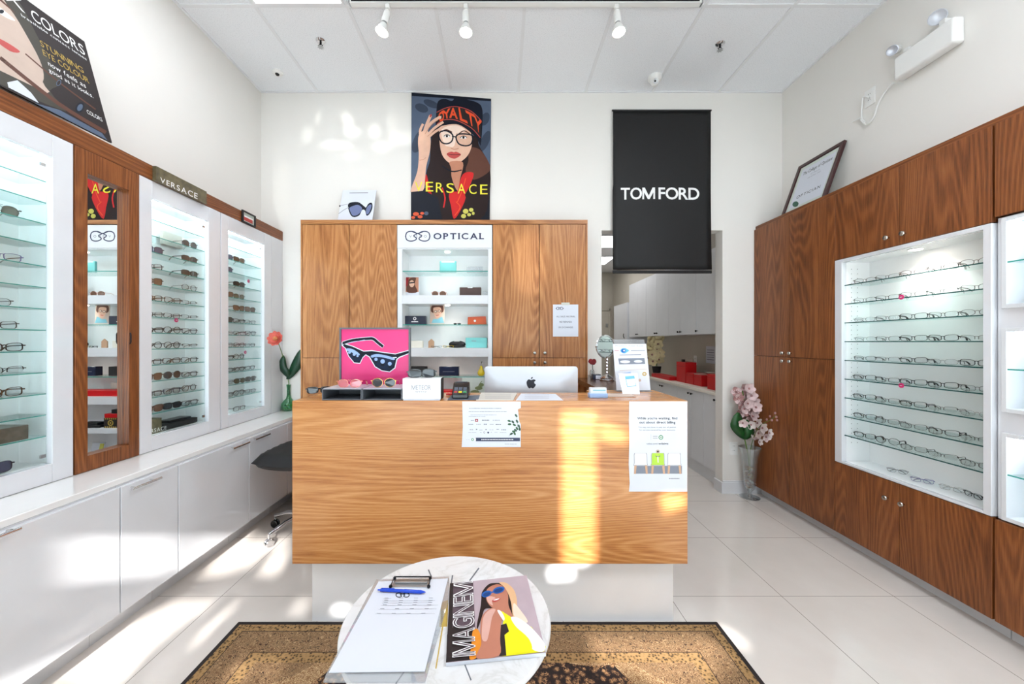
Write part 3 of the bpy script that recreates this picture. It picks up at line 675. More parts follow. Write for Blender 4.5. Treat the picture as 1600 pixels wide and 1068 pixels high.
# niches
n0 = 1.02
b = MB('white_gloss'); b.box(XG, XG+.012, YR(1570), y5, .556, 1.958)
zs = [(.577, .943, .774, .50), (1.075, 1.427, 1.257, 1.05), (1.553, 1.934, 1.749, 1.5)]
yo = YR(1577)
yi = 1.2
t = thing('niche_display_panel', (2.44, 1.4, .556), 'white panel with three lit display niches at the right edge of picture', 'display case')
b = MB('white_gloss')
zl = [.556]+[v for q in zs for v in q[:2]]+[1.958]
for k_ in range(0, 8, 2): b.box(XG, XG+.014, y6+.002, y5, zl[k_]+(.004 if k_ else 0), zl[k_+1]-(.004 if k_ < 6 else 0))
for q in zs: b.box(XG, XG+.0135, yo+.004, y5, q[0]-.004, q[1]+.004); b.box(XG, XG+.0135, y6+.002, yi-.004, q[0]-.004, q[1]+.004)
b.build('face_panel', t)
for q in zs:
    f = MB('white_satin'); w = .018
    f.box(XG-.014, XR-.07, yo, yo+w, q[0]-w, q[1]+w); f.box(XG-.014, XR-.07, yi-w, yi, q[0]-w, q[1]+w); f.box(XG-.014, XR-.07, yi, yo, q[0]-w, q[0]); f.box(XG-.014, XR-.07, yi, yo, q[1], q[1]+w); f.box(XR-.07, XR-.06, yi-w, yo+w, q[0]-w, q[1]+w)
    f = f.build('niche_box', t, bevel=.001)
    m = MB('glass_shelf'); m.box(XG-.008, XR-.072, yi+.001, yo-.001, q[2]-.006, q[2]); m.use('glass_edge').box(XG-.010, XG-.008, yi+.001, yo-.001, q[2]-.006, q[2]); m.build('glass_shelf', f, smooth=False)
    B('led_strip', 'led', f, (XG+.0, XG+.008, yi+.02, yo-.02, q[1]-.006, q[1]-.0005))

# ================================================================== BACK WALL UNIT
YU = 3.15; YD = YU-.0
def ux(px): return (px-CX)*YU/F
def uz(py): return EYE-(py-CY)*YU/F
UT = uz(343.5)
t = thing('wall_cabinet_unit', (-.47, 3.3, 0), 'wide walnut cabinet unit on back wall around the white logo display', 'cabinet')
xa, xb, xc, xd = ux(470), ux(620.5), ux(769.5), ux(918)
B('body', 'walnut_dark', t, (xa+.012, xb-.001, YU+.021, YB-.002, 0, UT-.035), (xc+.001, xd-.012, YU+.021, YB-.002, 0, UT-.035))
B('side_panel', 'walnut_vertical', t, (xa, xa+.012, YU-.003, YB-.002, 0, UT-.035)); B('side_panel', 'walnut_vertical', t, (xd-.012, xd, YU-.003, YB-.002, 0, UT-.035))
B('top_board', 'walnut_across', t, (xa, xd, YU-.004, YB-.002, UT-.034, UT))
def bknob(parent, x, z): MB('nickel').lathe((x, YU-.001, z), [(.005, 0), (.005, .012), (.013, .016), (.0145, .021), (.012, .026), (0, .028)], 18, axis=(0, -1, 0)).build('knob', parent)
for x0, x1, kx in ((472.5, 545.3, 538), (545.9, 620.3, 553), (770, 842.3, 835), (842.9, 915.5, 851)):
    for z0, z1, kz in ((.06, uz(558.8), uz(566)), (uz(558.8), UT-.036, uz(551))):
        d = B('door', 'walnut_vertical', t, (ux(x0)+.0012, ux(x1)-.0012, YU, YU+.02, z0+.0015, z1-.0015), bevel=.0008); bknob(d, ux(kx), kz)
# logo display column
t = thing('logo_display_column', (ux(695), 3.28, 0), 'white lit shelf column with navy OPTICAL logo header in the back unit', 'display case')
x0, x1 = ux(621), ux(769)
B('header', 'white_gloss', t, (x0, x1, YU-.006, YU+.012, uz(387.5), uz(351.5)), bevel=.001)
i0, i1 = ux(628.5), ux(762.5); lev = [uz(389.5), uz(461), uz(474.5), uz(543.5), uz(557), uz(620), uz(632), uz(670), uz(677), .3]
b = MB('white_satin'); b.box(x0, i0, YU, YU+.02, 0, uz(387.5)); b.box(i1, x1, YU, YU+.02, 0, uz(387.5)); b.box(i0, i1, YU, YU+.02, lev[0], uz(387.5)); b.box(i0, i1, YU, YU+.02, 0, lev[9])
for k_ in (1, 3, 5, 7): b.box(i0, i1, YU, YU+.02, lev[k_+1], lev[k_])
b.build('frame', t, bevel=.001)
b = MB('shell_white'); b.box(x0+.001, x1-.001, YB-.03, YB-.003, .05, uz(352)); b.box(x0+.001, i0, YU+.021, YB-.031, .05, uz(352)); b.box(i1, x1-.001, YU+.021, YB-.031, .05, uz(352)); b.box(i0, i1, YU+.021, YB-.031, lev[0], lev[0]+.01); b.box(i0, i1, YU+.021, YB-.031, lev[9]-.02, lev[9])
for k_ in (1, 3, 5, 7): b.box(i0, i1, YU+.021, YB-.031, lev[k_+1], lev[k_])
b.build('carcass', t, smooth=False)
gs = [uz(422.5), uz(506.5), uz(588.5)]
for z in gs:
    m = MB('glass_shelf'); m.box(i0+.001, i1-.001, YU+.012, YB-.031, z-.006, z); m.use('glass_edge').box(i0+.001, i1-.001, YU+.010, YU+.012, z-.006, z); m.build('glass_shelf', t, smooth=False)
for k_ in (0, 2, 4): puck(t, ux(697), YU+.08, lev[k_]-.0006, .022, 1.3)
# logo and lettering on header (crop frame 600,330 scale .27165)
pr = Print((0, YU-.006, 0), (0, -1, 0), 600, 330, .27165)
def logo(pr, cx1, cx2, cy, rx, ry, wd, m, L=1):
    for cx, s_ in ((cx1, -1), (cx2, 1)):
        pts = [(cx+s_*rx*.98, cy), (cx+s_*rx*.78, cy-ry*.75), (cx+s_*rx*.2, cy-ry), (cx-s_*rx*.45, cy-ry*.85), (cx-s_*rx*.75, cy-ry*.45), (cx-s_*rx*.3, cy-ry*.1), (cx-s_*rx*.75, cy+ry*.45), (cx-s_*rx*.45, cy+ry*.85), (cx+s_*rx*.2, cy+ry), (cx+s_*rx*.78, cy+ry*.75)]
        pr.line(pts, wd, m, L, closed=True)
        pr.poly([(cx+s_*rx*.9, cy-4), (cx+s_*(rx+6), cy), (cx+s_*rx*.9, cy+4)], m, L)
    pr.line([(cx1+rx*.1, cy-ry*.95), ((cx1+cx2)/2, cy-ry*.55), (cx2-rx*.1, cy-ry*.95)], wd, m, L)
logo(pr, 160, 228, 143, 36, 28, 6, 'navy'); pr.tx('VISCO', 146, 137, 246, 150, 'mid_ink', gap=.5)
pr.tx('OPTICAL', 286, 126, 574, 160, 'navy', 2, off=.02, gap=.22, serif=True)
pr.build('lettering', t)

# ================================================================== RECEPTION DESK
YP = 1.783
def dx(px): return (px-CX)*YP/F
def dz(py): return EYE-(py-CY)*YP/F
da, db, dt = dx(456.5), dx(1074.5), 1.100
t = thing('reception_desk', (0, 1.95, 0), 'large walnut reception desk on a recessed white plinth', 'desk')
B('front_panel', 'walnut_desk', t, (da, db, YP, YP+.03, dz(880.5), dt), bevel=.0015)
B('plinth', 'white_plinth', t, (-.931, .854, 1.852, 2.05, 0, dz(880.5)+.03))
b = MB('walnut_desk_top'); b.box(da, db, YP+.031, 2.075, dt-.04, dt); b.box(.50, db, 2.076, 2.184, dt-.04, dt); b.build('top_ledge', t, bevel=.001)
B('side_panel', 'walnut_desk', t, (da, da+.03, YP+.031, 2.0, dz(880.5), dt-.041)); B('side_panel', 'walnut_desk', t, (db-.03, db, YP+.031, 2.184, dz(880.5), dt-.041))
B('inner_panel', 'white_satin', t, (da+.031, db-.031, 2.03, 2.05, .2, dt-.041)); B('worktop', 'walnut_across', t, (-.82, .60, 2.051, 2.48, .72, .75))
t = thing('return_counter', (.76, 2.8, 0), 'dark polished wood side counter running from desk to the back wall', 'counter')
B('top', 'walnut_dark', t, (.63, .885, 2.19, YU-.006, 1.045, 1.08), (.735, .885, YU-.006, YB-.003, 1.045, 1.08), bevel=.001)
B('side_panel', 'walnut_vertical', t, (.745, .86, 2.25, 3.4, 0, 1.044))
# ================================================================== EYEWEAR
def outline(kind, hw, hh, n=22):
    P = []
    for i in range(n):
        t = 2*PI*i/n; c, s = math.cos(t), math.sin(t); e = {'round': 1.0, 'rect': .55, 'square': .62, 'avi': .82, 'cat': .68, 'oval': .85}[kind]
        x = hw*math.copysign(abs(c)**e, c); z = hh*math.copysign(abs(s)**e, s)
        if kind == 'avi': x = x*(1-.10*(1 if z > 0 else 0)) - .002*(z < 0); z = z*1.08 if z < 0 else z*.86
        if kind == 'cat' and z > 0: z += hh*.28*max(0, x/hw)**2; x *= 1+.10*max(0, z/hh)
        if kind == 'rect': z += .0015*(x/hw)*(z > 0)
        P.append((x, z))
    return P        # +x is the outer side
def eyewear(name, label, kind, hw, hh, thick, fmat, lmat, tmat=None, ln=.098, folded=False, half=False, depth=.0035):
    tmat = tmat or fmat; root = thing(name, (0, 0, 0), label, 'glasses'); cx = .0335; cz = hh+thick+.0005
    P = outline(kind, hw, hh); n = len(P); fr = MB(fmat)
    for s in (-1, 1):
        vs = []; dz_ = depth/2
        for off, y in ((thick, -dz_), (0, -dz_), (0, dz_), (thick, dz_)):
            for x, z in P:
                L = math.hypot(x, z); k = (L+off)/L; vs.append((s*(cx+x*k), y+abs(x)*.04+(.004 if x > 0 else 0)*x/hw, cz+z*k))
        fs = []
        for a in range(4):
            b_ = (a+1) % 4
            for i in range(n):
                if half and P[i][1] < -hh*.2: continue
                j = (i+1) % n; f = (a*n+i, a*n+j, b_*n+j, b_*n+i); fs.append(f if s < 0 else f[::-1])
        fr.add(vs, fs, fmat)
        # hinge block
        e = s*(cx+hw+thick); zz = cz+hh*.45
        fr.box(e-s*.002, e+s*.004, -.002, .006, zz-max(.0018, thick), zz+max(.0018, thick))
    bz = cz+hh*.38
    ri = cx-hw-thick*.5
    fr.tube([(-ri, 0, bz), (-ri*.5, -.001, bz+.003), (ri*.5, -.001, bz+.003), (ri, 0, bz)], max(.0011, thick*.8), 6)
    if kind == 'avi': fr.tube([(-ri-.004, 0, cz+hh*.8), (ri+.004, 0, cz+hh*.8)], .0009, 6)
    fr.build('frame_front', root)
    for s in (-1, 1):
        vs = [(s*(cx+x*1.01), abs(x)*.04+(.004 if x > 0 else 0)*x/hw, cz+z*1.01) for x, z in P]
        MB(lmat).add(vs, [tuple(range(n)) if s > 0 else tuple(range(n))[::-1]]).build('lens', root, smooth=False)
    for s in (-1, 1):
        e = s*(cx+hw+thick+.0025); zz = cz+hh*.45; r = max(.0014, min(.0026, thick*1.1))
        if folded:
            pts_ = [(e, .004, zz), (e*.9, .009+.004*(s > 0), zz), (0, .012+.004*(s > 0), zz-.003), (-e*.45, .012+.004*(s > 0), zz-.008), (-e*.75, .012+.004*(s > 0), .004)]
        else:
            pts_ = [(e, .004, zz), (e*.995, ln*.35, zz-.001), (e*.96, ln*.66, zz-.003), (e*.92, ln*.86, zz*.6), (e*.88, ln, r+.0005)]
        tb = MB(tmat); tb.tube(catmull([tuple(p) for p in pts_], 3, False), [r]*13 if not folded else [r]*13, 6, flat=1.7 if thick > .002 else 1.2); tb.build('temple', root)
    return root
def copy_tree(o, parent=None):
    c = o.copy(); COL.objects.link(c)
    if parent: c.parent = parent
    for ch in [k for k in o.children]: copy_tree(ch, c)
    return c
PROTO = {}
def P_(key, words, *a, **k): PROTO[key] = [eyewear('sunglasses' if 'sung' in words else 'eyeglasses', words, *a, **k), words, False]
P_('bk', 'black rectangular eyeglasses', 'rect', .0265, .0155, .0026, 'black_frame', 'lens_clear')
P_('bn', 'dark thin rimmed eyeglasses', 'rect', .026, .0145, .0016, 'black_frame', 'lens_clear', 'black_frame')
P_('br', 'thin brown metal eyeglasses', 'oval', .0255, .0160, .0015, 'brown_frame', 'lens_clear', 'brown_frame')
P_('ti', 'tortoise patterned eyeglasses', 'rect', .0265, .0165, .0026, 'tortoise', 'lens_clear')
P_('hr', 'half rimmed black eyeglasses', 'rect', .0265, .0145, .0014, 'black_frame', 'lens_clear', 'black_frame', half=True)
P_('rl', 'nearly rimless silver eyeglasses', 'oval', .0255, .0150, .0008, 'silver_wire', 'lens_clear', 'silver_wire')
P_('rd', 'round black eyeglasses', 'round', .0245, .0200, .0022, 'black_frame', 'lens_clear')
P_('wr', 'round wire eyeglasses', 'round', .0245, .0205, .0009, 'dark_metal', 'lens_clear', 'dark_metal')
P_('nv', 'dark navy eyeglasses', 'cat', .026, .0165, .0024, 'navy_frame', 'lens_clear')
P_('ce', 'purple brown cat eye eyeglasses', 'cat', .0265, .0150, .0018, 'purple_frame', 'lens_clear', 'brown_frame')
P_('sb', 'brown lensed sunglasses', 'cat', .0280, .0210, .0028, 'brown_frame', 'lens_brown', 'brown_frame')
P_('sk', 'black rectangular sunglasses', 'square', .0280, .0190, .0034, 'black_frame', 'lens_dark')
P_('sr', 'round grey lensed sunglasses', 'round', .0270, .0235, .0016, 'silver_wire', 'lens_dark', 'silver_wire')
P_('sg', 'greenish lensed sunglasses', 'avi', .0275, .0210, .0014, 'dark_metal', 'lens_green', 'dark_metal')
P_('su', 'blue grey lensed sunglasses', 'square', .0275, .0205, .0026, 'navy_frame', 'lens_blue')
P_('sp', 'rose lensed sunglasses', 'round', .0275, .0225, .0012, 'rose_gold', 'lens_brown', 'rose_gold')
ORD = ['leftmost', 'second from left', 'third from left', 'fourth from left', 'fifth from left', 'sixth from left', 'seventh from left']
NTH = ['top', 'second', 'third', 'fourth', 'fifth', 'sixth', 'seventh', 'eighth', 'ninth', 'tenth', 'eleventh', 'twelfth', 'lowest']
def put(key, x, y, z, deg, label, group=None, sc=1):
    p = PROTO[key]
    r = copy_tree(p[0]) if p[2] else p[0]; p[2] = True
    r.location = (x, y, z); r.rotation_euler = (0, 0, math.radians(deg)); r.scale = (sc, sc, sc); r['label'] = label
    if group: r['group'] = group
    return r
rnd = random.Random(3)
def row(keys, ys, x, z, base, where, group, spread=5, sc=1):
    idx = 0
    for key, y in zip(keys, ys):
        if key in ('', '--'): continue
        words = PROTO[key][1]
        put(key, x+rnd.uniform(-.002, .002), y+rnd.uniform(-.003, .003), z+.0004, base+rnd.uniform(-spread, spread), words+', '+(ORD[idx] if idx < 7 else 'rightmost')+where, group, sc); idx += 1
NTHD = ['first', 'second', 'third', 'fourth', 'fifth', 'sixth', 'seventh', 'eighth', 'ninth', 'tenth', 'eleventh', 'twelfth', 'thirteenth']
def spaces(k): return 'on the '+(NTH[k] if k == 0 else NTH[k])+' shelf'
# left display nearest the viewer
D1 = {10: [('sg', 24)], 9: [('sr', -52)], 8: [('ce', 27)], 7: [('bk', -58)], 6: [('rl', 12)], 5: [('bn', 22)], 4: [('bk', 30)], 3: [('hr', 32)], 2: [('ti', 32)]}
for k_, it in D1.items():
    row([q[0] for q in it], [YL(q[1]) for q in it], -2.052, SHZ[k_], 87, ', %s shelf down, far left display' % NTHD[12-k_], 'glasses in the far left display', 3)
put('su', -2.05, YL(10), .843, 84, 'blue grey lensed sunglasses on the floor of the far left display', 'glasses in the far left display')
D2 = {11: '-- -- sr', 10: 'su -- sk', 9: 'bk -- sk', 8: 'sb -- wr', 7: 'ti ti hr', 6: 'bn bn hr', 5: 'bk rd nv', 4: 'rd rd hr', 3: 'bk ti bk', 2: 'sb sr bk', 1: 'bk nv rd', 0: 'sb sk bk'}
D3 = {11: 'su sb --', 10: 'su -- --', 9: '-- sk --', 8: 'sb sg --', 7: '-- sb sb', 6: 'sk bk bn', 5: 'rl bn nv', 4: 'bk bk bn', 3: 'bk rd --', 2: 'bk bk nv', 1: 'hr sg sk', 0: 'bn rd bn'}
WORDN = ['one', 'two', 'three', 'four', 'five', 'six', 'seven', 'eight', 'nine', 'ten', 'eleven', 'twelve', 'thirteen']
for DD, ya, yb_, nm in ((D2, YL(237.5), YL(326), 'right of mirror'), (D3, YL(357), YL(413), 'by green vase')):
    ys = [ya+(yb_-ya)*f_ for f_ in (.185, .50, .815)]
    for k_, s_ in DD.items():
        row(s_.split(), ys, -2.052, SHZ[k_], 87, ', %s shelf down, display %s' % (NTHD[12-k_], nm), 'glasses in the display '+nm, 3, .92)
put('bn', -2.05, (YL(357)+YL(413))/2, .843, 88, 'dark thin eyeglasses lying on the floor of the display by the green vase', 'glasses in the display by green vase')
# right open display
RK = ['br bn br bk br', 'bn bn br hr bn', 'rl bn bk bn br', 'rl bn bk bk hr', 'bn hr bk rl bk', 'bk bn bk bk bn', 'bk bn bk hr rl', 'bk bn bn bk hr', 'bk rd bn hr bn']
for k_, s_ in enumerate(RK):
    ys = [o1-.088-(o1-o0-.166)*j/4 for j in range(5)]
    row(s_.split(), ys, XG+.048, RSZ[k_], -70, ', %s shelf down, right display case' % NTHD[k_], 'glasses in the right display case', 4, .92)
# niches at the right edge
for k_, (px, z, key, w) in enumerate([(1624, zs[2][2], 'bk', 'glass shelf of the top niche'), (1626, zs[2][0], 'bk', 'floor of the top niche'), (1628, zs[1][2], 'nv', 'glass shelf of the middle niche'), (1626, zs[1][0], 'bn', 'floor of the middle niche'), (1623, zs[0][2], 'bk', 'glass shelf of the lowest niche')]):
    put(key, XG+.05, YR(px), z+.0004, -68, PROTO[key][1]+' on the '+w+' at the right edge', 'glasses in the right niches')
for nm in list(PROTO):
    if not PROTO[nm][2] and nm not in ('sp',):
        for ch in list(PROTO[nm][0].children): bpy.data.objects.remove(ch)
        bpy.data.objects.remove(PROTO[nm][0])
# folded pairs on the floor of the right case
for i, (px, py, fm, lm, kd, deg, w) in enumerate([(1402, 734, 'silver_wire', 'lens_clear', 'oval', -55, 'folded silver eyeglasses, leftmost'), (1441, 749, 'purple_frame', 'lens_clear', 'rect', -50, 'folded lilac eyeglasses, second from left'), (1487, 762, 'clear_frame', 'lens_clear', 'rect', -60, 'folded pale eyeglasses, third from left'), (1520, 772, 'black_frame', 'lens_clear', 'square', -100, 'folded black eyeglasses, rightmost')]):
    g_ = eyewear('eyeglasses', w+' on the floor of the right display case', kd, .025, .015, .0022, fm, lm, folded=True)
    p = onplane(px, py+5, (0, 0, .572), (0, 0, 1)); g_.location = (min(max(p.x, XG+.05), XR-.12), p.y, .5725); g_.scale = (.72, .72, .8); g_.rotation_euler = (0, 0, math.radians(deg)); g_['group'] = 'folded glasses in the right display case'
# pink stickers hanging on the shelf edges
def sticker(x, y, z, r, s, label):
    t = MB('pink_sticker').lathe((x, y, z), [(r, 0), (r, .003), (0, .004)], 20, axis=(s, 0, 0))
    t.use('white_ink').box(x+s*.0042, x+s*.0046, y-r*.5, y+r*.4, z-r*.1, z+r*.15)
    t.use('dark_red').box(x+s*.0042, x+s*.0046, y-r*.3, y+r*.6, z+r*.3, z+r*.45)
    o = t.build('round_sticker', label=label, cat='sticker', group='pink round stickers'); return o
for px, py, w in ((275, 500, 'round pink sticker on the glass of the display right of the mirror'), (388, 439, 'upper round pink sticker in the display by the green vase'), (383, 550, 'lower round pink sticker in the display by the green vase')):
    p = onplane(px, py, (-2.022, 0, 0), (1, 0, 0)); sticker(-2.0215, p.y, p.z, .013, 1, w)
for px, py, w in ((1408, 464, 'upper round pink sticker on the right display case shelves'), (1408, 602, 'lower round pink sticker on the right display case shelves')):
    p = onplane(px, py, (XG-.006, 0, 0), (1, 0, 0)); sticker(XG-.0035, p.y, p.z, .014, -1, w)
# things among the glasses on the left
t = B('tissue_box', 'metal_print', None, (-2.15, -2.035, 1.24, YL(62), SHZ[0]+.0005, SHZ[0]+.062), bevel=.002); props(t, 'brushed metallic box on the low shelf of the far left display', 'box')
t = B('display_card', 'cream_paper', None, (-2.15, -2.13, YL(290), YL(318), SHZ[11]+.0005, SHZ[11]+.085), bevel=.001); props(t, 'cream card standing behind sunglasses near top of the display right of the mirror', 'card')
t = thing('brand_block', (-2.08, YL(252), .843), 'olive patterned brand block on floor of the display right of the mirror', 'plaque')
B('block', 'olive_print', t, (-2.10, -2.04, 2.122, YL(266), .8425, .925))
pr = Print((-2.04, 0, 0), (1, 0, 0)); pr.text('VERSACE', [(226, 672), (260, 665), (260, 670.5), (226, 678.5)], 'white_ink', 2, gap=.16); pr.build('lettering', t)
t = thing('glasses_case', (-2.09, YL(296), .843), 'flat black glasses case on floor of the display right of the mirror', 'glasses case')
B('base', 'black_matte', t, (-2.15, -2.045, YL(270), YL(322), .8425, .875), bevel=.003); B('lid', 'black_plastic', t, (-2.14, -2.06, YL(284), YL(316), .8755, .889), bevel=.005)
# plaque on the fascia
XPq = XF+.0235
t = thing('brand_plaque', (XF+.012, (YL(244)+YL(323.5))/2, 2.301), 'olive marbled plaque with pale VERSACE lettering leaning on walnut fascia', 'plaque')
q0, q1 = onplane(244, 276, (XPq, 0, 0), (1, 0, 0)).y, onplane(323, 313, (XPq, 0, 0), (1, 0, 0)).y
B('plate', 'olive_print', t, (XF+.0025, XPq, q0, q1, 2.301, 2.384))
B('support', 'olive_print', t, (XF-.028, XF+.002, q0+.05, q0+.051, 2.3005, 2.3015))
pr = Print((XPq, 0, 0), (1, 0, 0), 210, 260, .206); pr.text('VERSACE', [(196, 80), (478, 206), (478, 248), (196, 120)], 'white_ink', 2, gap=.18, off=.004); pr.build('lettering', t)
t = thing('picture_frame', (XF+.01, YL(390), 2.301), 'tiny black framed beach picture leaning on the fascia in the left corner', 'picture')
XP2 = XF+.014; q0, q1 = onplane(379.5, 340, (XP2, 0, 0), (1, 0, 0)).y, onplane(400, 340, (XP2, 0, 0), (1, 0, 0)).y
B('frame', 'black_matte', t, (XF+.002, XP2, q0, q0+.012, 2.302, 2.395), (XF+.002, XP2, q1-.012, q1, 2.302, 2.395), (XF+.002, XP2, q0+.012, q1-.012, 2.302, 2.312), (XF+.002, XP2, q0+.012, q1-.012, 2.385, 2.395))
pm = MB('beach'); pm.box(XF+.004, XF+.006, q0+.012, q1-.012, 2.312, 2.385); pm.use('lips').box(XF+.006, XF+.0065, q0+.02, q1-.03, 2.322, 2.350); pm.use('white_ink').box(XF+.006, XF+.0065, q0+.03, q1-.02, 2.350, 2.362); pm.build('picture', t)
# ------------------------------------------------------------------ contact lens poster leaning on the left wall
pA, pB = Vector((-1.995, 0, 2.402)), Vector((-2.137, 0, 2.922)); nn = Vector((pB.z-pA.z, 0, -(pB.x-pA.x))).normalized()
up = (pB-pA); y1_, y0_ = 1.923, 1.08
t = thing('lens_poster', (-2.06, 1.5, 2.388), 'large dark contact lens poster with a face leaning above the mirror', 'poster')
u = up/2; c = (pA+pB)/2+Vector((0, (y0_+y1_)/2, 0)); m = MB('mag_dark'); m.obox(c-nn*.004, u, (0, (y1_-y0_)/2, 0), nn*.003); m.build('board', t, smooth=False)
pr = Print(pA, nn, 0, 0, .3934, .0008)
def onp(y, f): # point on board -> crop px
    w_ = pA+up*f; return ((CX+w_.x*F/y)/.3934, (CY-(w_.z-EYE)*F/y)/.3934)
C = onp
pr.poly([C(y1_, 0), C(y1_, 1), C(y0_, 1), C(y0_, 0)], 'mag_dark', 1)
C2 = lambda y, f: onp(y+(.22 if y > 1.15 else 0), f)
pr.poly([C2(1.08, .05), C2(1.08, .98), C2(1.30, 1.0), C2(1.42, .95), C2(1.47, .7), C2(1.50, .5), C2(1.52, .35), C2(1.46, .2), C2(1.44, .05)], 'hair_olive', 2, True)
pr.poly([C2(1.09, .16), C2(1.09, .9), C2(1.28, .93), C2(1.38, .8), C2(1.43, .6), C2(1.455, .42), C2(1.44, .25), C2(1.38, .15)], 'face_pale', 3, True)
pr.poly([C2(1.30, .70), C2(1.34, .73), C2(1.395, .70), C2(1.35, .665)], 'white_ink', 4, True); pr.ell(*C2(1.35, .697), 10, 8, 'art_black', 5)
pr.poly([C2(1.27, .80), C2(1.34, .83), C2(1.405, .77), C2(1.34, .80)], 'hair_brown', 4, True)
pr.poly([C2(1.28, .40), C2(1.33, .43), C2(1.38, .42), C2(1.34, .365)], 'lips', 4, True)
pr.poly([C2(1.30, .06), C2(1.34, .13), C2(1.38, .08), C2(1.40, .02), C2(1.30, .02)], 'white_paper', 3)
pr.line([C(1.62, .43), C(1.74, .34), C(1.88, .28)], 5, 'hair_brown', 3)
pr.line([C(1.52, .25), C(1.70, .12), C(1.90, .08)], 14, 'hair_brown', 3)
pr.ell(*C(1.80, .20), 16, 22, 'art_black', 4, .5); pr.ell(*C(1.80, .20), 10, 15, 'poster_blue', 5, .5)
pr.ell(*C(1.73, .335), 9, 13, 'poster_blue', 4, .5); pr.ell(*C(1.73, .335), 6, 10, 'mag_dark', 5, .5)
pr.poly([C(1.60, .0), C(1.70, .06), C(1.88, .05), C(1.90, .0)], 'poster_blue', 3)
def ptx(s_, ya, yb_, fa, fb, m_, **k): pr.text(s_, [C(ya, fb), C(yb_, fb), C(yb_, fa), C(ya, fa)], m_, 6, **k)
ptx('OPTIX', 1.40, 1.665, .84, .95, 'white_ink'); ptx('COLORS', 1.69, 1.905, .83, .93, 'white_ink'); ptx('breathable contact lenses', 1.645, 1.905, .785, .81, 'white_ink')
ptx('STUNNING', 1.695, 1.87, .61, .665, 'gold_ink'); ptx('EYE COLOUR', 1.695, 1.885, .53, .585, 'gold_ink'); ptx('now feels as', 1.705, 1.86, .455, .50, 'white_ink'); ptx('good as it looks.', 1.70, 1.885, .38, .43, 'white_ink')
ptx('COLORS', 1.83, 1.90, .18, .22, 'white_ink')
pr.build('print', t)
# ================================================================== BACK WALL POSTERS
YV = 3.408
t = thing('fashion_poster', (at(705, 340, YV).x, YV, UT+.001), 'tall fashion poster of a woman in black hat and glasses with yellow VERSACE lettering', 'poster')
def pv(x, y, Y=YV): return at(620+x*.2153, 130+y*.2153, Y)
cs = [pv(107, 68), pv(685, 113), pv(673, 1004), pv(103, 1004)]
for q in cs[2:]: q.z = UT+.001
MB('poster_night').prism(cs, (0, .004, 0)).build('sheet', t, smooth=False)
pr = Print((0, YV, 0), (0, -1, 0), 620, 130, .2153, .0005)
pr.poly([(109, 92), (683, 130), (676, 620), (560, 520), (540, 300), (250, 330), (240, 760), (104, 760)], 'poster_blue', 1)
for e in [(180, 180, 50, 30), (560, 200, 60, 40), (160, 420, 40, 90), (640, 420, 30, 80), (250, 150, 60, 25), (640, 260, 30, 50)]: pr.ell(*e, 'poster_blue_dark', 2, .4)
pr.poly([(107, 68), (685, 113), (685, 131), (107, 90)], 'art_black', 3)
pr.poly([(310, 330), (250, 420), (240, 560), (215, 650), (210, 780), (260, 990), (600, 990), (672, 800), (672, 600), (600, 460), (560, 380)], 'hair_dark', 3, True)
pr.poly([(520, 470), (600, 480), (665, 570), (670, 640), (560, 700), (500, 640), (520, 560)], 'hair_brown', 4, True)
pr.poly([(215, 660), (240, 760), (270, 850), (290, 905), (255, 880), (225, 790), (205, 720)], 'hair_red', 4, True)
pr.poly([(480, 660), (555, 650), (540, 720), (500, 800), (455, 880), (415, 985), (400, 880), (440, 780)], 'hair_red', 4, True)
pr.poly([(380, 800), (450, 790), (500, 830), (440, 960), (410, 975), (395, 900)], 'hair_red', 4, True)
pr.line([(330, 760), (350, 830), (340, 900)], 10, 'hair_red', 4); pr.line([(500, 690), (470, 790), (440, 860)], 6, 'hat_orange', 5); pr.line([(430, 860), (460, 900), (420, 960)], 6, 'hat_orange', 5)
pr.poly([(385, 570), (480, 575), (460, 690), (440, 780), (400, 690), (395, 620)], 'skin_dark', 5, True)
pr.line([(330, 600), (400, 640), (470, 630)], 9, 'art_black', 6)
pr.poly([(308, 330), (330, 305), (430, 295), (520, 330), (545, 400), (540, 470), (510, 530), (455, 575), (415, 585), (370, 570), (330, 520), (312, 440)], 'skin', 5, True)
pr.poly([(325, 335), (430, 305), (500, 345), (440, 380), (430, 460), (380, 460), (345, 440)], 'skin_light', 6, True)
pr.poly([(430, 370), (445, 370), (452, 450), (430, 482), (392, 470), (420, 450)], 'skin', 7, True); pr.line([(393, 472), (418, 480), (448, 474)], 5, 'skin_dark', 8)
pr.poly([(362, 512), (395, 497), (415, 502), (432, 498), (466, 518), (430, 545), (405, 546), (380, 535)], 'lips', 7, True); pr.line([(366, 514), (415, 520), (462, 518)], 3, 'hair_dark', 8)
for ex, ey, rr in ((364, 386, 22), (484, 396, 24)):
    pr.poly([(ex-rr, ey), (ex, ey-11), (ex+rr, ey), (ex, ey+8)], 'white_ink', 8, True); pr.ell(ex, ey-1, 8, 9, 'hair_dark', 9); pr.line([(ex-rr, ey-1), (ex, ey-13), (ex+rr, ey-2)], 5, 'hair_dark', 9)
pr.line([(328, 352), (360, 338), (400, 356)], 8, 'hair_brown', 8); pr.line([(450, 368), (490, 346), (535, 374)], 8, 'hair_brown', 8)
pr.line([(305, 380), (320, 352), (362, 347), (405, 375), (400, 420), (365, 440), (325, 428)], 10, 'art_black', 10, closed=True)
pr.line([(430, 392), (455, 370), (520, 372), (550, 388), (540, 440), (500, 455), (450, 440)], 10, 'art_black', 10, closed=True); pr.line([(402, 385), (432, 392)], 9, 'art_black', 10, smooth=False)
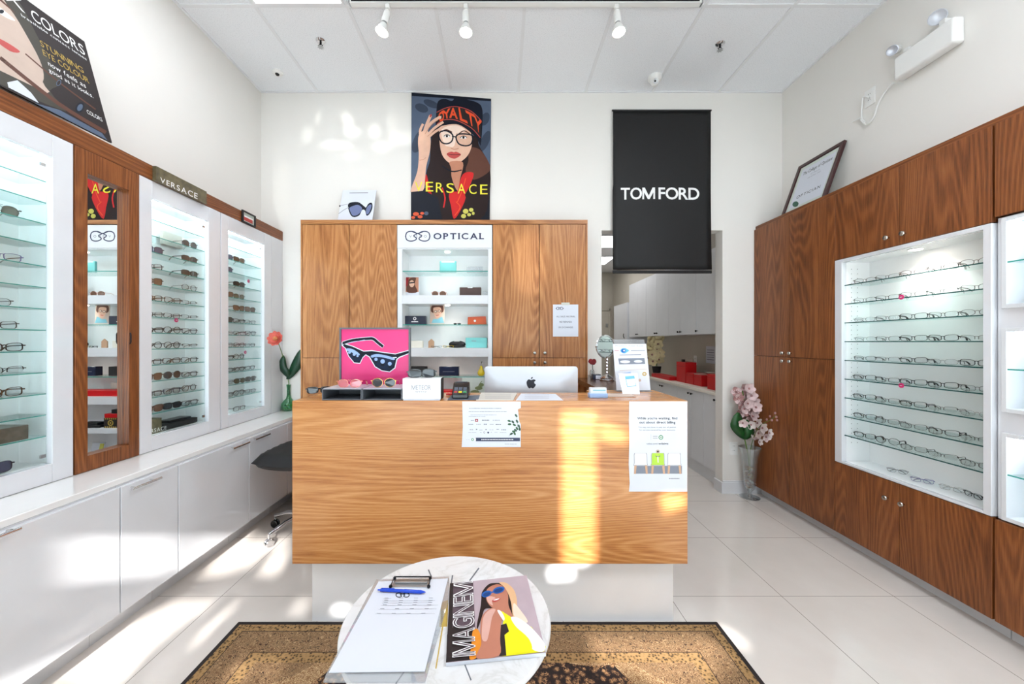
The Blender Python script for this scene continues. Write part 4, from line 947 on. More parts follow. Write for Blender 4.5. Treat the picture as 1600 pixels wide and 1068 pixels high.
# hat
pr.poly([(285, 330), (290, 180), (305, 128), (350, 115), (400, 130), (430, 104), (500, 118), (580, 140), (618, 180), (622, 280), (608, 450), (580, 400), (500, 330), (430, 298), (330, 310)], 'art_black', 11, True)
pr.poly([(292, 215), (360, 180), (440, 172), (540, 205), (612, 270), (608, 390), (540, 330), (430, 272), (340, 270), (292, 300)], 'mag_dark', 12, False)
pr.line([(290, 213), (360, 180), (440, 172), (540, 205), (614, 275)], 5, 'lips', 13); pr.line([(292, 300), (340, 268), (430, 270), (540, 325), (605, 395)], 5, 'lips', 13)
for ch, q in zip('OYALTY', [[(300, 225), (338, 200), (346, 262), (312, 285)], [(330, 205), (385, 186), (380, 250), (350, 262)], [(385, 186), (432, 180), (440, 258), (385, 250)], [(450, 183), (478, 190), (512, 290), (462, 268)], [(500, 200), (560, 232), (560, 318), (530, 300)], [(560, 235), (612, 280), (600, 370), (585, 335)]]):
    pr.text(ch, q, 'hat_orange', 14, off=.03)
# hand and arm
pr.poly([(107, 760), (150, 640), (160, 520), (155, 430), (165, 370), (215, 340), (245, 400), (240, 500), (215, 600), (205, 700), (190, 780), (110, 795)], 'skin', 15, True)
for q, w_ in (([(190, 390), (215, 310), (245, 240)], 22), ([(200, 380), (240, 300), (300, 255), (320, 250)], 20), ([(215, 390), (270, 330), (335, 285)], 18), ([(225, 400), (270, 360), (318, 330)], 17), ([(180, 420), (170, 350), (190, 300)], 18)): pr.line(q, w_, 'skin', 16)
pr.line([(205, 370), (248, 310), (300, 268)], 3, 'skin_dark', 17); pr.line([(222, 388), (280, 342)], 3, 'skin_dark', 17); pr.line([(165, 560), (195, 555), (212, 540)], 3, 'skin_dark', 17); pr.ell(247, 238, 7, 12, 'lips', 17, .4)
pr.poly([(104, 790), (200, 780), (300, 830), (330, 988), (104, 988)], 'poster_night', 18)
for e in [(140, 950, 22, 14), (170, 970, 18, 12), (185, 945, 14, 10), (120, 975, 14, 10)]: pr.ell(*e, 'flower_orange', 19)
pr.ell(215, 945, 16, 14, 'poster_blue', 19)
for e in [(500, 930, 20, 18), (540, 920, 16, 14), (485, 965, 18, 16), (525, 955, 14, 12), (555, 945, 10, 12)]: pr.ell(*e, 'flower_yellow', 19)
for ch, x, y in zip('VERSACE', (160, 238, 312, 388, 470, 552, 632), (752, 752, 758, 762, 766, 770, 772)): pr.tx(ch, x-27, y-35, x+27, y+35, 'yellow_ink', 20, off=.0)
pr.build('print', t)

# black banner
t = thing('cloth_banner', (at(1033, 300, 3.40).x, 3.39, at(0, 427, 3.39).z), 'black hanging banner with white TOM FORD lettering over the back doorway', 'banner')
YB_ = 3.396
b = MB('black_satin_cloth'); n1, n2 = 16, 26; vs = []
for j in range(n2+1):
    v = j/n2
    for i in range(n1+1):
        u = i/n1
        pxl = 956.5+ (1 if v < .5 else 0); pxr = 1110+(.5-abs(v-.5))*-1.5
        x = at(pxl+(pxr-pxl)*u, 0, YB_).x; z = at(0, 174+(422-174)*v, YB_).z
        y = YB_-.006-.018*math.sin(PI*u)*max(0, v-.25)-.03*max(0, v-.85)-.012*(abs(2*u-1)**6)*v
        vs.append((x, y, z))
fs = [(j*(n1+1)+i, (j+1)*(n1+1)+i, (j+1)*(n1+1)+i+1, j*(n1+1)+i+1) for j in range(n2) for i in range(n1)]
b.add(vs, fs); o = b.build('cloth', t); sm = o.modifiers.new('thick', 'SOLIDIFY'); sm.thickness = .0015; sm.offset = 1
a, c = at(956, 173, YB_), at(1111, 173, YB_)
MB('black_matte').tube([(a.x, YB_-.004, a.z), (c.x, YB_-.004, c.z)], .008, 10).build('top_rod', t)
a, c = at(957, 424, YB_-.02), at(1112, 424, YB_-.02)
b = MB('black_satin_cloth'); b.box(a.x, c.x, YB_-.026, YB_-.014, a.z-.018, a.z+.012); b.build('bottom_bar', t, bevel=.004)
pr = Print((0, YB_-.032, 0), (0, -1, 0), 940, 160, .2621, .0005)
pr.text('TOM', [(120, 504), (322, 502), (322, 570), (120, 573)], 'white_ink', 1, off=.018, gap=.06); pr.text('FORD', [(346, 502), (588, 504), (588, 574), (346, 571)], 'white_ink', 1, off=.018, gap=.06)
# follow the cloth: letters are pushed back on to it
mb = pr.mb; vv2 = []
for v in mb.v:
    u = (v[0]-at(956.5, 0, YB_).x)/(at(1110, 0, YB_).x-at(956.5, 0, YB_).x); w_ = (at(0, 174, YB_).z-v[2])/(at(0, 174, YB_).z-at(0, 422, YB_).z)
    vv2.append((v[0], YB_-.0092-.018*math.sin(PI*u)*max(0, w_-.25)-.012*(abs(2*u-1)**6)*w_, v[2]))
mb.v = vv2; pr.build('lettering', t)

# sunglasses card on top of the back unit
t = thing('advertising_card', (at(557, 343, 3.33).x, 3.33, UT+.001), 'white advertising card with dark sunglasses leaning on top of the back unit', 'card')
cA, cB = 3.30, 3.38
q = [at(526.5, 343, 3.27), at(581, 343, 3.27), at(588, 297, 3.36), at(536, 297, 3.36)]; q[0].z = q[1].z = UT+.001
MB('white_paper').prism(q, (0, .008, 0)).build('card', t, smooth=False)
nn = (q[1]-q[0]).cross(q[3]-q[0]).normalized(); pr = Print(q[0], nn, 500, 140, .1967, .0006)
pr.poly([(226, 905), (300, 892), (350, 925), (365, 935), (385, 905), (412, 900), (416, 940), (395, 985), (370, 1000), (358, 960), (335, 955), (310, 1000), (260, 1010), (232, 970)], 'art_black', 1, True)
pr.poly([(238, 935), (300, 915), (335, 945), (305, 990), (262, 1000), (240, 965)], 'lens_grad', 2, True); pr.poly([(368, 945), (392, 915), (408, 915), (404, 945), (385, 985), (368, 985)], 'lens_grad', 2, True)
pr.line([(228, 935), (190, 955), (148, 985)], 5, 'grey_ink', 1); pr.line([(226, 908), (155, 922)], 4, 'grey_ink', 1); pr.ell(158, 924, 6, 7, 'art_black', 2)
pr.line([(236, 820), (380, 818)], 7, 'grey_ink', 1, smooth=False); pr.build('print', t)
# paper sign on the right door
t = thing('paper_notice', (ux(884), YU-.002, uz(526)), 'white paper notice taped to the walnut door of the back unit', 'paper notice')
MB('white_paper').prism([at(864, 475.5, YU-.0012), at(903.5, 475.5, YU-.0012), at(903.5, 525.5, YU-.0012), at(864, 525.5, YU-.0012)], (0, .0008, 0)).build('sheet', t, smooth=False)
pr = Print((0, YU-.0012, 0), (0, -1, 0), 600, 330, .27165, .0004); logo(pr, 1001, 1020, 558, 9, 7, 2.5, 'navy')
pr.tx('ALL SALES ARE FINAL', 992, 600, 1100, 609, 'mid_ink', gap=.12, off=.012); pr.tx('NO REFUNDS', 1010, 630, 1080, 640, 'mid_ink', gap=.12, off=.012); pr.tx('OR EXCHANGES', 1003, 662, 1087, 671, 'mid_ink', gap=.12, off=.012)
pr.build('print', t); B('tape', 'tape', t, (ux(877), ux(890), YU-.0022, YU-.0018, uz(476.5), uz(472.5)))

# ------------------------------------------------------------------ things in the logo column
YI = 3.24
def kx(px, Y=YI): return (px-CX)*Y/F
def sh(name, label, cat, px0, px1, zb, h, dep, m, Y=YI, lid=None, bev=.003, group=None):
    t = thing(name, (kx((px0+px1)/2, Y), Y+dep/2, zb), label, cat, group)
    B('body', m, t, (kx(px0, Y), kx(px1, Y), Y, Y+dep, zb+.0006, zb+h), bevel=bev); return t
k1, k2 = 3.24/F, 0
hh = lambda a, b, Y=YI: (b-a)*Y/F
t = sh('frame_sign', 'pale teal block sign on the top glass shelf of the logo column', 'sign', 687, 713, gs[0], hh(399, 417), .02, 'teal_box'); pr = Print((0, YI, 0), (0, -1, 0)); pr.line([(690, 409), (710, 409)], 1.2, 'white_ink', 1, smooth=False); pr.build('lettering', t)
t = sh('acrylic_block', 'small clear acrylic block on the top glass shelf of the logo column', 'display block', 729, 754, gs[0], hh(410, 419.5), .03, 'acrylic')
t = thing('postcard', (kx(644), 3.3, lev[1]), 'small brown photo card at left of the second level in logo column', 'card')
q = [at(632.5, 456.5, 3.26), at(654.5, 456.5, 3.26), at(655, 432.5, 3.28), at(633.5, 432.5, 3.28)]; q[0].z = q[1].z = lev[1]+.0008; MB('white_paper').prism(q, (0, .003, 0)).build('card', t, smooth=False)
pr = Print(q[0], (q[1]-q[0]).cross(q[3]-q[0]).normalized()); pr.rect(633.6, 433, 654, 456, 'skin_dark', 1); pr.poly([(636, 456), (637, 440), (642, 434), (650, 434), (648, 444), (652, 456)], 'hair_brown', 2, True); pr.ell(643.5, 443, 4, 5.5, 'skin', 3); pr.line([(640, 442), (648, 441)], 1.8, 'art_black', 4, smooth=False); pr.poly([(633.6, 433), (639, 433), (637, 446), (633.6, 448)], 'dark_red', 2); pr.build('print', t)
g_ = PROTO['sp'][0]; g_.location = (kx(685.5), YI+.01, lev[1]+.0006); g_['label'] = 'rose lensed round sunglasses beside the brown photo card in logo column'; g_['group'] = 'eyewear in logo column'
for ch in g_.children: pass
t = sh('glasses_case', 'dark brown box case at right of the second level in logo column', 'glasses case', 718, 751.5, lev[1], hh(442, 456.5), .06, 'brown_box'); pr = Print((0, YI, 0), (0, -1, 0)); pr.line([(731, 449), (738, 449)], 1.6, 'white_ink', 1, smooth=False); pr.build('lettering', t)
t = sh('acrylic_block', 'tiny clear block at far right of the second level in logo column', 'display block', 754, 762, lev[1], hh(446, 454), .02, 'acrylic')
t = sh('glasses_case', 'dark green glasses case with round emblem on the middle glass shelf', 'glasses case', 630.5, 665.5, gs[1], hh(491.5, 505.5), .06, 'navy_frame'); pr = Print((0, YI, 0), (0, -1, 0)); pr.ell(648, 497.5, 2.6, 2.6, 'white_ink', 1); pr.ell(648, 497.5, 1.3, 1.3, 'navy', 2); pr.line([(643, 502.3), (653, 502.3)], 1.4, 'white_ink', 1, smooth=False); pr.build('lettering', t)
t = thing('postcard', (kx(683), 3.3, gs[1]), 'photo card of a person wearing glasses on the middle glass shelf', 'card')
q = [at(671.5, 504.5, 3.27), at(694.5, 504.5, 3.27), at(694.5, 474.8, 3.28), at(672, 474.8, 3.28)]; q[0].z = q[1].z = gs[1]+.0008; MB('cream_paper').prism(q, (0, .003, 0)).build('card', t, smooth=False)
pr = Print(q[0], (q[1]-q[0]).cross(q[3]-q[0]).normalized()); pr.rect(672, 475.3, 694, 504.3, 'face_pale', 1); pr.poly([(675, 488), (674, 479), (680, 475.4), (690, 475.4), (693, 481), (691, 488)], 'hair_brown', 2, True); pr.poly([(677, 483), (679, 480), (688, 480), (689.5, 487), (687, 494), (683, 497), (679, 493)], 'skin', 3, True)
pr.ell(680.5, 486.5, 2.6, 1.9, 'art_black', 4); pr.ell(680.5, 486.5, 1.8, 1.2, 'skin_light', 5); pr.ell(686.5, 485.6, 2.6, 1.9, 'art_black', 4); pr.ell(686.5, 485.6, 1.8, 1.2, 'skin_light', 5); pr.line([(681.5, 492.5), (685.5, 492)], 1, 'lips', 4, smooth=False); pr.poly([(674, 504.2), (677, 498), (684, 498), (691, 494), (694, 504.2)], 'teal_shirt', 2); pr.build('print', t)
g_ = eyewear('sunglasses', 'small black sunglasses on the middle glass shelf of logo column', 'square', .02, .012, .003, 'black_frame', 'lens_dark', folded=True); g_.scale = (.42, .42, .42); g_.scale = (.55, .55, .55); g_.location = (kx(714), YI+.02, gs[1]+.0006)
t = thing('glasses_case', (kx(745), YI+.03, gs[1]), 'orange leather glasses case with tiny white emblem on the middle glass shelf', 'glasses case')
z = gs[1]+.0006; a, c = kx(730.5), kx(760)
MB('orange_leather').prism([(a, YI, z), (c, YI, z), (c-.006, YI, z+hh(492.5, 505.8)), (a+.003, YI+.0, z+hh(493.5, 505.8))], (0, .05, 0)).build('body', t, bevel=.003)
pr = Print((0, YI, 0), (0, -1, 0)); pr.ell(742, 501, 1.8, 1.8, 'white_ink', 1); pr.line([(732, 496.3), (757, 495.6)], .5, 'lips', 1, smooth=False); pr.build('emblem', t)
sh('leather_pouch', 'cream pouch at left of the third level in logo column', 'pouch', 641, 660, lev[3], hh(530, 541), .05, 'cream_box')
t = thing('wooden_stand', (kx(674), YI+.01, lev[3]), 'small beige house shaped stand in front of wire glasses in logo column', 'stand')
z = lev[3]+.0006; MB('beige_house').prism([(kx(669), YI+.005, z), (kx(678), YI+.005, z), (kx(678), YI+.005, z+.055), (kx(673.8), YI+.005, z+.078), (kx(669), YI+.005, z+.055)], (0, .01, 0)).build('body', t)
for nm, px, m1, m2, lb, dg in (('eyeglasses', 683, 'dark_metal', 'lens_clear', 'thin wire glasses lying on third level of logo column beside beige stand', 12), ('eyeglasses', 701, 'yellow_gloss', 'lens_clear', 'yellow and black glasses lying in front of the open black case in logo column', -8)):
    g_ = eyewear(nm, lb, 'rect', .024, .011, .0016 if m1 == 'dark_metal' else .003, m1, m2, 'black_frame' if px > 690 else m1, folded=True); g_.scale = (.75,)*3; g_.location = (kx(px), YI-.035, lev[3]+.0006); g_.rotation_euler = (0, 0, math.radians(dg))
t = thing('glasses_case', (kx(714), YI+.03, lev[3]), 'open black clamshell glasses case on third level of logo column', 'glasses case')
b = MB('black_plastic'); z = lev[3]; b.ball((kx(714), YI+.02, z+.032), .074, 20, sq=(1, .22, .42)); b.build('lid', t); b = MB('black_matte'); b.ball((kx(714), YI+.005, z+.012), .074, 20, sq=(1, .34, .15)); b.build('tray', t)
pr = Print((0, YI+.002, 0), (0, -1, 0)); pr.line([(710, 532.3), (718, 532.3)], 1.6, 'white_ink', 2, smooth=False); pr.build('lettering', t)
t = thing('gift_box', (kx(745), YI+.03, lev[3]), 'turquoise gift box at right of the third level in logo column', 'box')
B('box', 'teal_box', t, (kx(728), kx(760.5), YI, YI+.09, lev[3]+.0006, lev[3]+hh(526, 541)), bevel=.002); B('lid', 'teal_box', t, (kx(727.5), kx(761), YI-.001, YI+.092, lev[3]+hh(534, 541), lev[3]+hh(525, 541)), bevel=.002)
pr = Print((0, YI-.001, 0), (0, -1, 0)); pr.line([(737, 532.5), (744, 532.5)], 1, 'grey_ink', 1, smooth=False); pr.build('lettering', t)
t = sh('glasses_case', 'black glasses case on the low glass shelf of logo column, left one', 'glasses case', 640, 666, gs[2], hh(573.5, 588), .06, 'black_matte')
t = sh('glasses_case', 'dark navy glasses case on the low glass shelf of logo column, middle one', 'glasses case', 686, 717, gs[2], hh(573.5, 588), .06, 'navy_frame'); pr = Print((0, YI, 0), (0, -1, 0)); pr.line([(692, 580.3), (710, 580.3)], .9, 'mid_ink', 1, smooth=False); pr.build('lettering', t)
t = thing('pear_ornament', (kx(751.5), YI+.01, gs[2]), 'glossy yellow pear ornament beside the computer on the low glass shelf', 'ornament')
MB('yellow_gloss').lathe((kx(751.5), YI+.01, gs[2]), [(.0, 0), (.018, .001), (.029, .012), (.031, .026), (.026, .042), (.016, .058), (.013, .072), (.010, .084), (0, .09)], 24).build('body', t); MB('black_plastic').tube([(kx(751.5), YI+.01, gs[2]+.088), (kx(751.5)+.004, YI+.01, gs[2]+.11), (kx(751.5)+.009, YI+.01, gs[2]+.125)], [.002, .0025, .0045], 8).build('stem', t)
# lower shelves (seen in the mirror)
z = lev[5]; sh('flat_case', 'pale grey case on the shelf below the glass shelves, seen in the mirror', 'box', 640, 682, z, .10, .03, 'cream_box', 3.33); B_ = sh('gift_box', 'flat red box on the shelf below the glass shelves, seen in the mirror', 'box', 632, 742, z, .05, .12, 'red_card', 3.19)
z = lev[7]; t = sh('ornate_box', 'black and gold patterned box on the lower shelf, seen in the mirror', 'box', 640, 662, z, .085, .10, 'black_matte', 3.19)
pr = Print((0, 3.19, 0), (0, -1, 0)); yy_ = EYE
zp = lambda zz: CY-(zz-EYE)*F/3.19
for e in range(6): pr.ell(643+e*3.2, zp(z+.078), 1.2, 1.2, 'gold_ink', 1, n=8); pr.ell(643+e*3.2, zp(z+.008), 1.2, 1.2, 'gold_ink', 1, n=8)
pr.ell(651, zp(z+.043), 4.5, 4.5, 'gold_ink', 1); pr.ell(651, zp(z+.043), 2.8, 2.8, 'art_black', 2); pr.ell(651, zp(z+.043), 1.4, 1.4, 'gold_ink', 3); pr.build('pattern', t)
sh('small_red_box', 'small red box resting on the black and gold patterned box', 'box', 641, 661, z+.086, .035, .09, 'red_card', 3.19); sh('small_black_box', 'small black box on top of the small red box', 'box', 641, 650, z+.122, .035, .06, 'black_matte', 3.19)
for i, (a, c, h0) in enumerate(((668, 700, 0), (672, 698, .022))): sh('glasses_case', ('lower' if i == 0 else 'upper')+' black soft case stacked beside the patterned box in the mirror', 'glasses case', a, c, z+h0, .021, .08, 'black_matte', 3.19)
sh('blue_pouch', 'small blue pouch beside the patterned box, seen in the mirror', 'pouch', 664, 667, z, .06, .03, 'blue_pen', 3.24)
t = thing('brochure', (kx(690, 3.25), 3.27, lev[9]), 'green and white brochure leaning on the bottom shelf, seen in the mirror', 'brochure'); MB('white_paper').obox((kx(690, 3.25), 3.27, lev[9]+.10), (.055, 0, 0), (0, .004, 0), (0, .02, .098)).build('sheet', t); MB('flower_yellow').obox((kx(690, 3.25)-.035, 3.263, lev[9]+.10), (.015, 0, 0), (0, .004, 0), (0, .019, .09)).build('print', t)

# ================================================================== ON THE DESK
zt = dt+.0004
t = thing('framed_advert', (at(585, 600, 2.02).x, 2.03, zt), 'framed hot pink poster of black sunglasses standing on the desk', 'framed poster')
YPk = 2.02; f0, f1 = at(530, 0, YPk).x, at(641, 0, YPk).x; zt1 = at(0, 511.5, YPk).z
B('frame', 'charcoal', t, (f0, f0+.009, YPk, YPk+.02, zt, zt1), (f1-.009, f1, YPk, YPk+.02, zt, zt1), (f0+.009, f1-.009, YPk, YPk+.02, zt1-.009, zt1), (f0+.009, f1-.009, YPk, YPk+.02, zt, zt+.009))
B('backing', 'black_matte', t, (f0+.009, f1-.009, YPk+.008, YPk+.02, zt+.009, zt1-.009))
pr = Print((0, YPk+.008, 0), (0, -1, 0), 480, 490, .21534, .0005)
pr.poly([(240, 110), (736, 110), (736, 560), (240, 560)], 'pink_poster', 1)
pr.line([(262, 212), (330, 192), (440, 180), (480, 182), (515, 210), (548, 236)], 26, 'art_white', 2); pr.line([(262, 212), (330, 192), (440, 180), (480, 182), (515, 210), (548, 236)], 19, 'art_black', 3)
pr.poly([(248, 208), (330, 232), (410, 268), (470, 264), (560, 278), (640, 288), (736, 262), (736, 292), (672, 318), (655, 330), (640, 395), (600, 424), (540, 415), (490, 385), (450, 315), (425, 300), (405, 320), (385, 362), (340, 358), (300, 310), (275, 250), (250, 230)], 'art_white', 2)
pr.poly([(252, 214), (330, 238), (410, 274), (470, 270), (560, 284), (640, 294), (736, 268), (736, 286), (668, 312), (648, 328), (634, 390), (598, 418), (542, 409), (494, 380), (455, 310), (425, 294), (402, 315), (382, 356), (342, 352), (304, 306), (280, 248), (254, 226)], 'art_black', 3)
pr.poly([(285, 250), (330, 252), (380, 285), (390, 320), (375, 345), (345, 342), (310, 305)], 'lens_art', 4, True); pr.poly([(462, 300), (520, 290), (600, 305), (632, 320), (622, 380), (590, 408), (545, 398), (500, 370)], 'lens_art', 4, True)
pr.poly([(285, 252), (330, 256), (378, 288), (372, 300), (320, 278), (290, 266)], 'lens_light', 5, True); pr.poly([(465, 302), (520, 292), (628, 318), (626, 335), (560, 318), (500, 312), (470, 318)], 'lens_light', 5, True)
for e in [(308, 280, 10), (342, 294, 11), (366, 306, 8), (500, 330, 12), (548, 345, 16), (600, 362, 14)]: pr.ell(e[0], e[1], e[2], e[2], 'lens_light', 6); pr.ell(e[0], e[1]+e[2]*1.5, e[2]*.9, e[2]*.7, 'art_black', 5)
for q in ((636, 318, 12), (258, 226, 5)): pr.line([(q[0]-q[2], q[1]), (q[0]+q[2], q[1]-2)], 7, 'art_white', 6, smooth=False)
pr.line([(300, 212), (420, 188)], 3, 'lens_light', 4, smooth=False)
for a_ in (300, 200): pr.line([(600-a_*.3, 455+a_*.02), (640-a_*.3, 470)], 4, 'lips', 2)
pr.build('print', t)
def tray(pa, pb, label):
    a, c = at(pa, 0, 1.80).x, at(pb, 0, 1.80).x
    t = thing('display_tray', ((a+c)/2, 1.88, zt), label, 'display stand', 'grey display trays on the desk')
    w = .0045; z1 = zt+.054
    B('shell', 'charcoal', t, (a, a+w, 1.80, 1.985, zt, z1), (c-w, c, 1.80, 1.985, zt, z1), (a+w, c-w, 1.80, 1.985, zt, zt+w), (a+w, c-w, 1.80, 1.985, z1-w, z1), (a+w, c-w, 1.978, 1.985, zt+w, z1-w), bevel=.0008)
    B('top_pad', 'silver_case', t, (a+.004, c-.004, 1.806, 1.982, z1, z1+.002)); return z1+.002
z1 = tray(503, 564.8, 'grey display tray at left end of desk under pink lensed sunglasses'); tray(565.6, 628, 'grey display tray on desk under gold framed dark sunglasses')
g_ = eyewear('sunglasses', 'pink mirrored sunglasses on the left grey display tray', 'avi', .028, .0205, .0022, 'rose_gold', 'lens_pink', ln=.10); g_.location = (at(544, 0, 1.83).x, 1.845, z1+.0005); g_.scale = (.93,)*3
g_ = eyewear('sunglasses', 'round gold framed dark sunglasses on the right grey display tray', 'round', .028, .0225, .0016, 'gold', 'lens_dark', 'rose_gold', ln=.10); g_.location = (at(598, 0, 1.83).x, 1.845, z1+.0005); g_.scale = (.93,)*3
# METEOR box on papers
t = thing('paper_slip', (at(660, 622, 1.82).x, 1.83, zt), 'white paper slips under the METEOR box', 'paper'); B('slips', 'white_paper', t, (at(630, 0, 1.79).x, at(687, 0, 1.79).x, 1.79, 1.90, zt, zt+.003))
t = thing('product_box', (at(659, 620, 1.81).x, 1.84, zt+.0035), 'white box with METEOR lettering and a black side on the desk', 'box')
a, c = at(629, 0, 1.80).x, at(688.5, 0, 1.80).x; zz = zt+.0036; zh = at(0, 591, 1.80).z
MB('white_satin').box(a, c, 1.80, 1.875, zz, zh).build('box', t, bevel=.001); B('side_cover', 'black_matte', t, (c+.0002, c+.003, 1.801, 1.875, zz, zh))
pr = Print((0, 1.80, 0), (0, -1, 0), 490, 580, .15625); pr.tx('METEOR', 980, 136, 1173, 184, 'grey_ink', off=.004, gap=.1); pr.tx('eyewear', 1020, 198, 1138, 214, 'mid_ink', gap=.2); pr.build('lettering', t)
g_ = eyewear('sunglasses', 'folded black sunglasses resting on the METEOR box', 'square', .03, .019, .0036, 'black_frame', 'lens_dark', folded=True); g_.location = ((a+c)/2-.005, 1.83, zh+.0006); g_.rotation_euler = (math.radians(-28), 0, math.radians(8))
g_.rotation_euler = (0, 0, math.radians(14)); g_.scale = (1.0, 1.0, .95)
g_ = eyewear('sunglasses', 'black sunglasses behind the left grey tray at the end of desk', 'square', .027, .016, .003, 'black_frame', 'lens_dark', ln=.10, folded=True); g_.location = (at(499, 0, 2.03).x, 2.03, zt); g_.rotation_euler = (0, 0, .3)
# card terminal on slate pad
t = thing('writing_pad', (at(725, 620, 1.86).x, 1.86, zt), 'slate grey pad under the card terminal', 'pad'); B('pad', 'slate', t, (at(700, 0, 1.82).x, at(748, 0, 1.82).x, 1.80, 1.94, zt, zt+.004), bevel=.001)
t = thing('card_terminal', (at(720, 620, 1.86).x, 1.86, zt+.0045), 'black payment card terminal with coloured keys on the desk', 'card terminal')
x = at(720, 0, 1.85).x; zz = zt+.0046
sd = [(1.812, zz), (1.812, zz+.024), (1.88, zz+.072), (1.915, zz+.072), (1.935, zz+.03), (1.93, zz)]
b = MB('black_plastic').prism([(x-.040, y_, z_) for y_, z_ in sd], (.080, 0, 0)); b.build('body', t, bevel=.006)
nT = Vector((0, -.048, .068)).normalized(); pT = Vector((x, 1.812, zz+.024))
uT = Vector((0, .068, .048)).normalized()
def key(u, v, w_, h_, m): MB(m).obox(pT+uT*v+Vector((u, 0, 0))+nT*.001, (w_, 0, 0), uT*h_, nT*.0018).build('key', t)
for i, m in enumerate(('lips', 'yellow_gloss', 'green_ink')): key(-.022+i*.022, .012, .008, .0045, m)
for r_ in range(2):
    for i in range(3): key(-.022+i*.022, .026+r_*.013, .008, .0045, 'slate')
B('screen', 'lens_art', t, (x-.028, x+.028, 1.884, 1.908, zz+.072, zz+.0735))
t = thing('pen', (at(703, 612, 1.9).x, 1.97, zt), 'red pen beside the card terminal', 'pen'); MB('red_card').tube([(at(697, 0, 1.96).x, 1.96, zt+.006), (at(711, 0, 1.96).x, 1.965, zt+.006)], .0055, 8).build('barrel', t)
# papers
for i, (pp, m, lb) in enumerate((([(744, 624.5), (802, 624.5), (808, 613.5), (752, 613)], 'cream_paper', 'curling cream sheet of paper at desk edge in front of the computer'), ([(806, 624.5), (880, 624.5), (868, 614.5), (814, 614)], 'white_paper', 'white sheet of paper at desk edge right of the cream sheet'))):
    t = thing('paper_sheet', (at(770+i*60, 620, 1.85).x, 1.85, zt), lb, 'paper'); vs = []
    q = [onplane(a_, b_, (0, 0, zt+.003), (0, 0, 1)) for a_, b_ in pp]; 
    MB(m).prism([(v.x, v.y, zt+.0002) for v in q], (0, 0, .0035 if i == 0 else .0012)).build('sheet', t)
    pr = Print((0, 0, zt+.0038 if i == 0 else zt+.0014), (0, 0, 1), gap=.0003)
    for yy_ in (616.5, 619, 621.5): pr.line([(pp[3][0]+6-yy_*0, yy_), (pp[2][0]-10, yy_)], .5, 'grey_ink', 1, smooth=False)
    pr.build('print', t)
# envelope/pens at right of ledge
t = thing('envelope', (at(975, 616, 1.95).x, 1.95, zt), 'pinkish envelope lying flat on the right of the desk', 'envelope'); q = [onplane(a_, b_, (0, 0, zt), (0, 0, 1)) for a_, b_ in ((948, 620), (994, 620), (985, 615.5), (950, 615))]; MB('face_pale').prism([(v.x, v.y, zt+.0002) for v in q], (0, 0, .002)).build('sheet', t)
# computer
Yc = 2.13; t = thing('desktop_computer', (at(830, 600, Yc).x, 2.25, .7505), 'silver all in one computer seen from behind on the desk', 'computer')
a, c = at(757, 0, Yc).x, at(904, 0, Yc).x; z1 = at(0, 572.5, Yc).z; z0 = z1-.37
b = MB('silver_case'); n = 20; vs = []
def rr(x0, x1, z0, z1, r, y, n_=5):
    P = []
    for cx_, cz_, s0 in ((x1-r, z1-r, 0), (x0+r, z1-r, 1), (x0+r, z0+r, 2), (x1-r, z0+r, 3)):
        for k_ in range(n_+1):
            th = PI/2*(s0+k_/n_); P.append((cx_+r*math.cos(th), y, cz_+r*math.sin(th)))
    return P
r0 = rr(a, c, z0, z1, .016, Yc+.026); r1 = rr(a+.0005, c-.0005, z0+.0005, z1-.0005, .016, Yc+.018); r2 = rr(a+.05, c-.05, z0+.04, z1-.04, .03, Yc+.002); r3 = rr(a+.14, c-.14, z0+.1, z1-.1, .03, Yc-.004)
rings = [r0, r1, r2, r3]; m_ = len(r0); vs = [v for r in rings for v in r]; fs = [tuple(range(m_))]
for k_ in range(3):
    for i in range(m_): j = (i+1) % m_; fs.append((k_*m_+i, (k_+1)*m_+i, (k_+1)*m_+j, k_*m_+j))
fs.append(tuple(3*m_+i for i in range(m_))[::-1]); b.add(vs, fs); b.build('shell', t)
B('screen', 'black_plastic', t, (a+.004, c-.004, Yc+.0262, Yc+.029, z0+.07, z1-.004))
b = MB('silver_case'); xm = (a+c)/2; b.obox((xm, Yc-.004, z0+.02), (.06, 0, 0), (0, .0, .1), (0, .004, 0)); b.obox((xm, Yc-.01, .752+.08), (.08, 0, 0), (0, .03, .08), (0, .003, 0)); b.box(xm-.09, xm+.09, Yc-.045, Yc+.14, .7506, .756); b.build('stand', t, bevel=.001)
pr = Print((0, Yc-.0045, 0), (0, -1, 0), 700, 560, .25, .0008)
pr.poly([(520, 134), (505, 129), (493, 140), (491, 155), (497, 174), (508, 186), (519, 182), (531, 186), (542, 176), (549, 163), (541, 155), (540, 144), (548, 136), (536, 129)], 'ink', 1, True); pr.poly([(519, 127), (521, 118), (529, 114), (528, 123)], 'ink', 1, True)
pr.build('emblem', t)
t = thing('greeting_card', (at(742, 600, 2.30).x, 2.32, .751), 'pale beach picture card standing left of the computer', 'card')
q = [at(722, 640, 2.3), at(757, 640, 2.3), at(757, 590, 2.34), at(722, 590, 2.34)]; q[0].z = q[1].z = .7512; MB('beach').prism(q, (0, .004, 0)).build('card', t, smooth=False)
pr = Print(q[0], (q[1]-q[0]).cross(q[3]-q[0]).normalized())
for e in ((748, 606, 6, 3), (752, 601, 4, 3), (742, 612, 7, 3)): pr.ell(*e, 'beach_green', 1)
pr.line([(746, 612), (748, 602), (753, 595)], 1, 'beach_green', 1); pr.build('print', t)
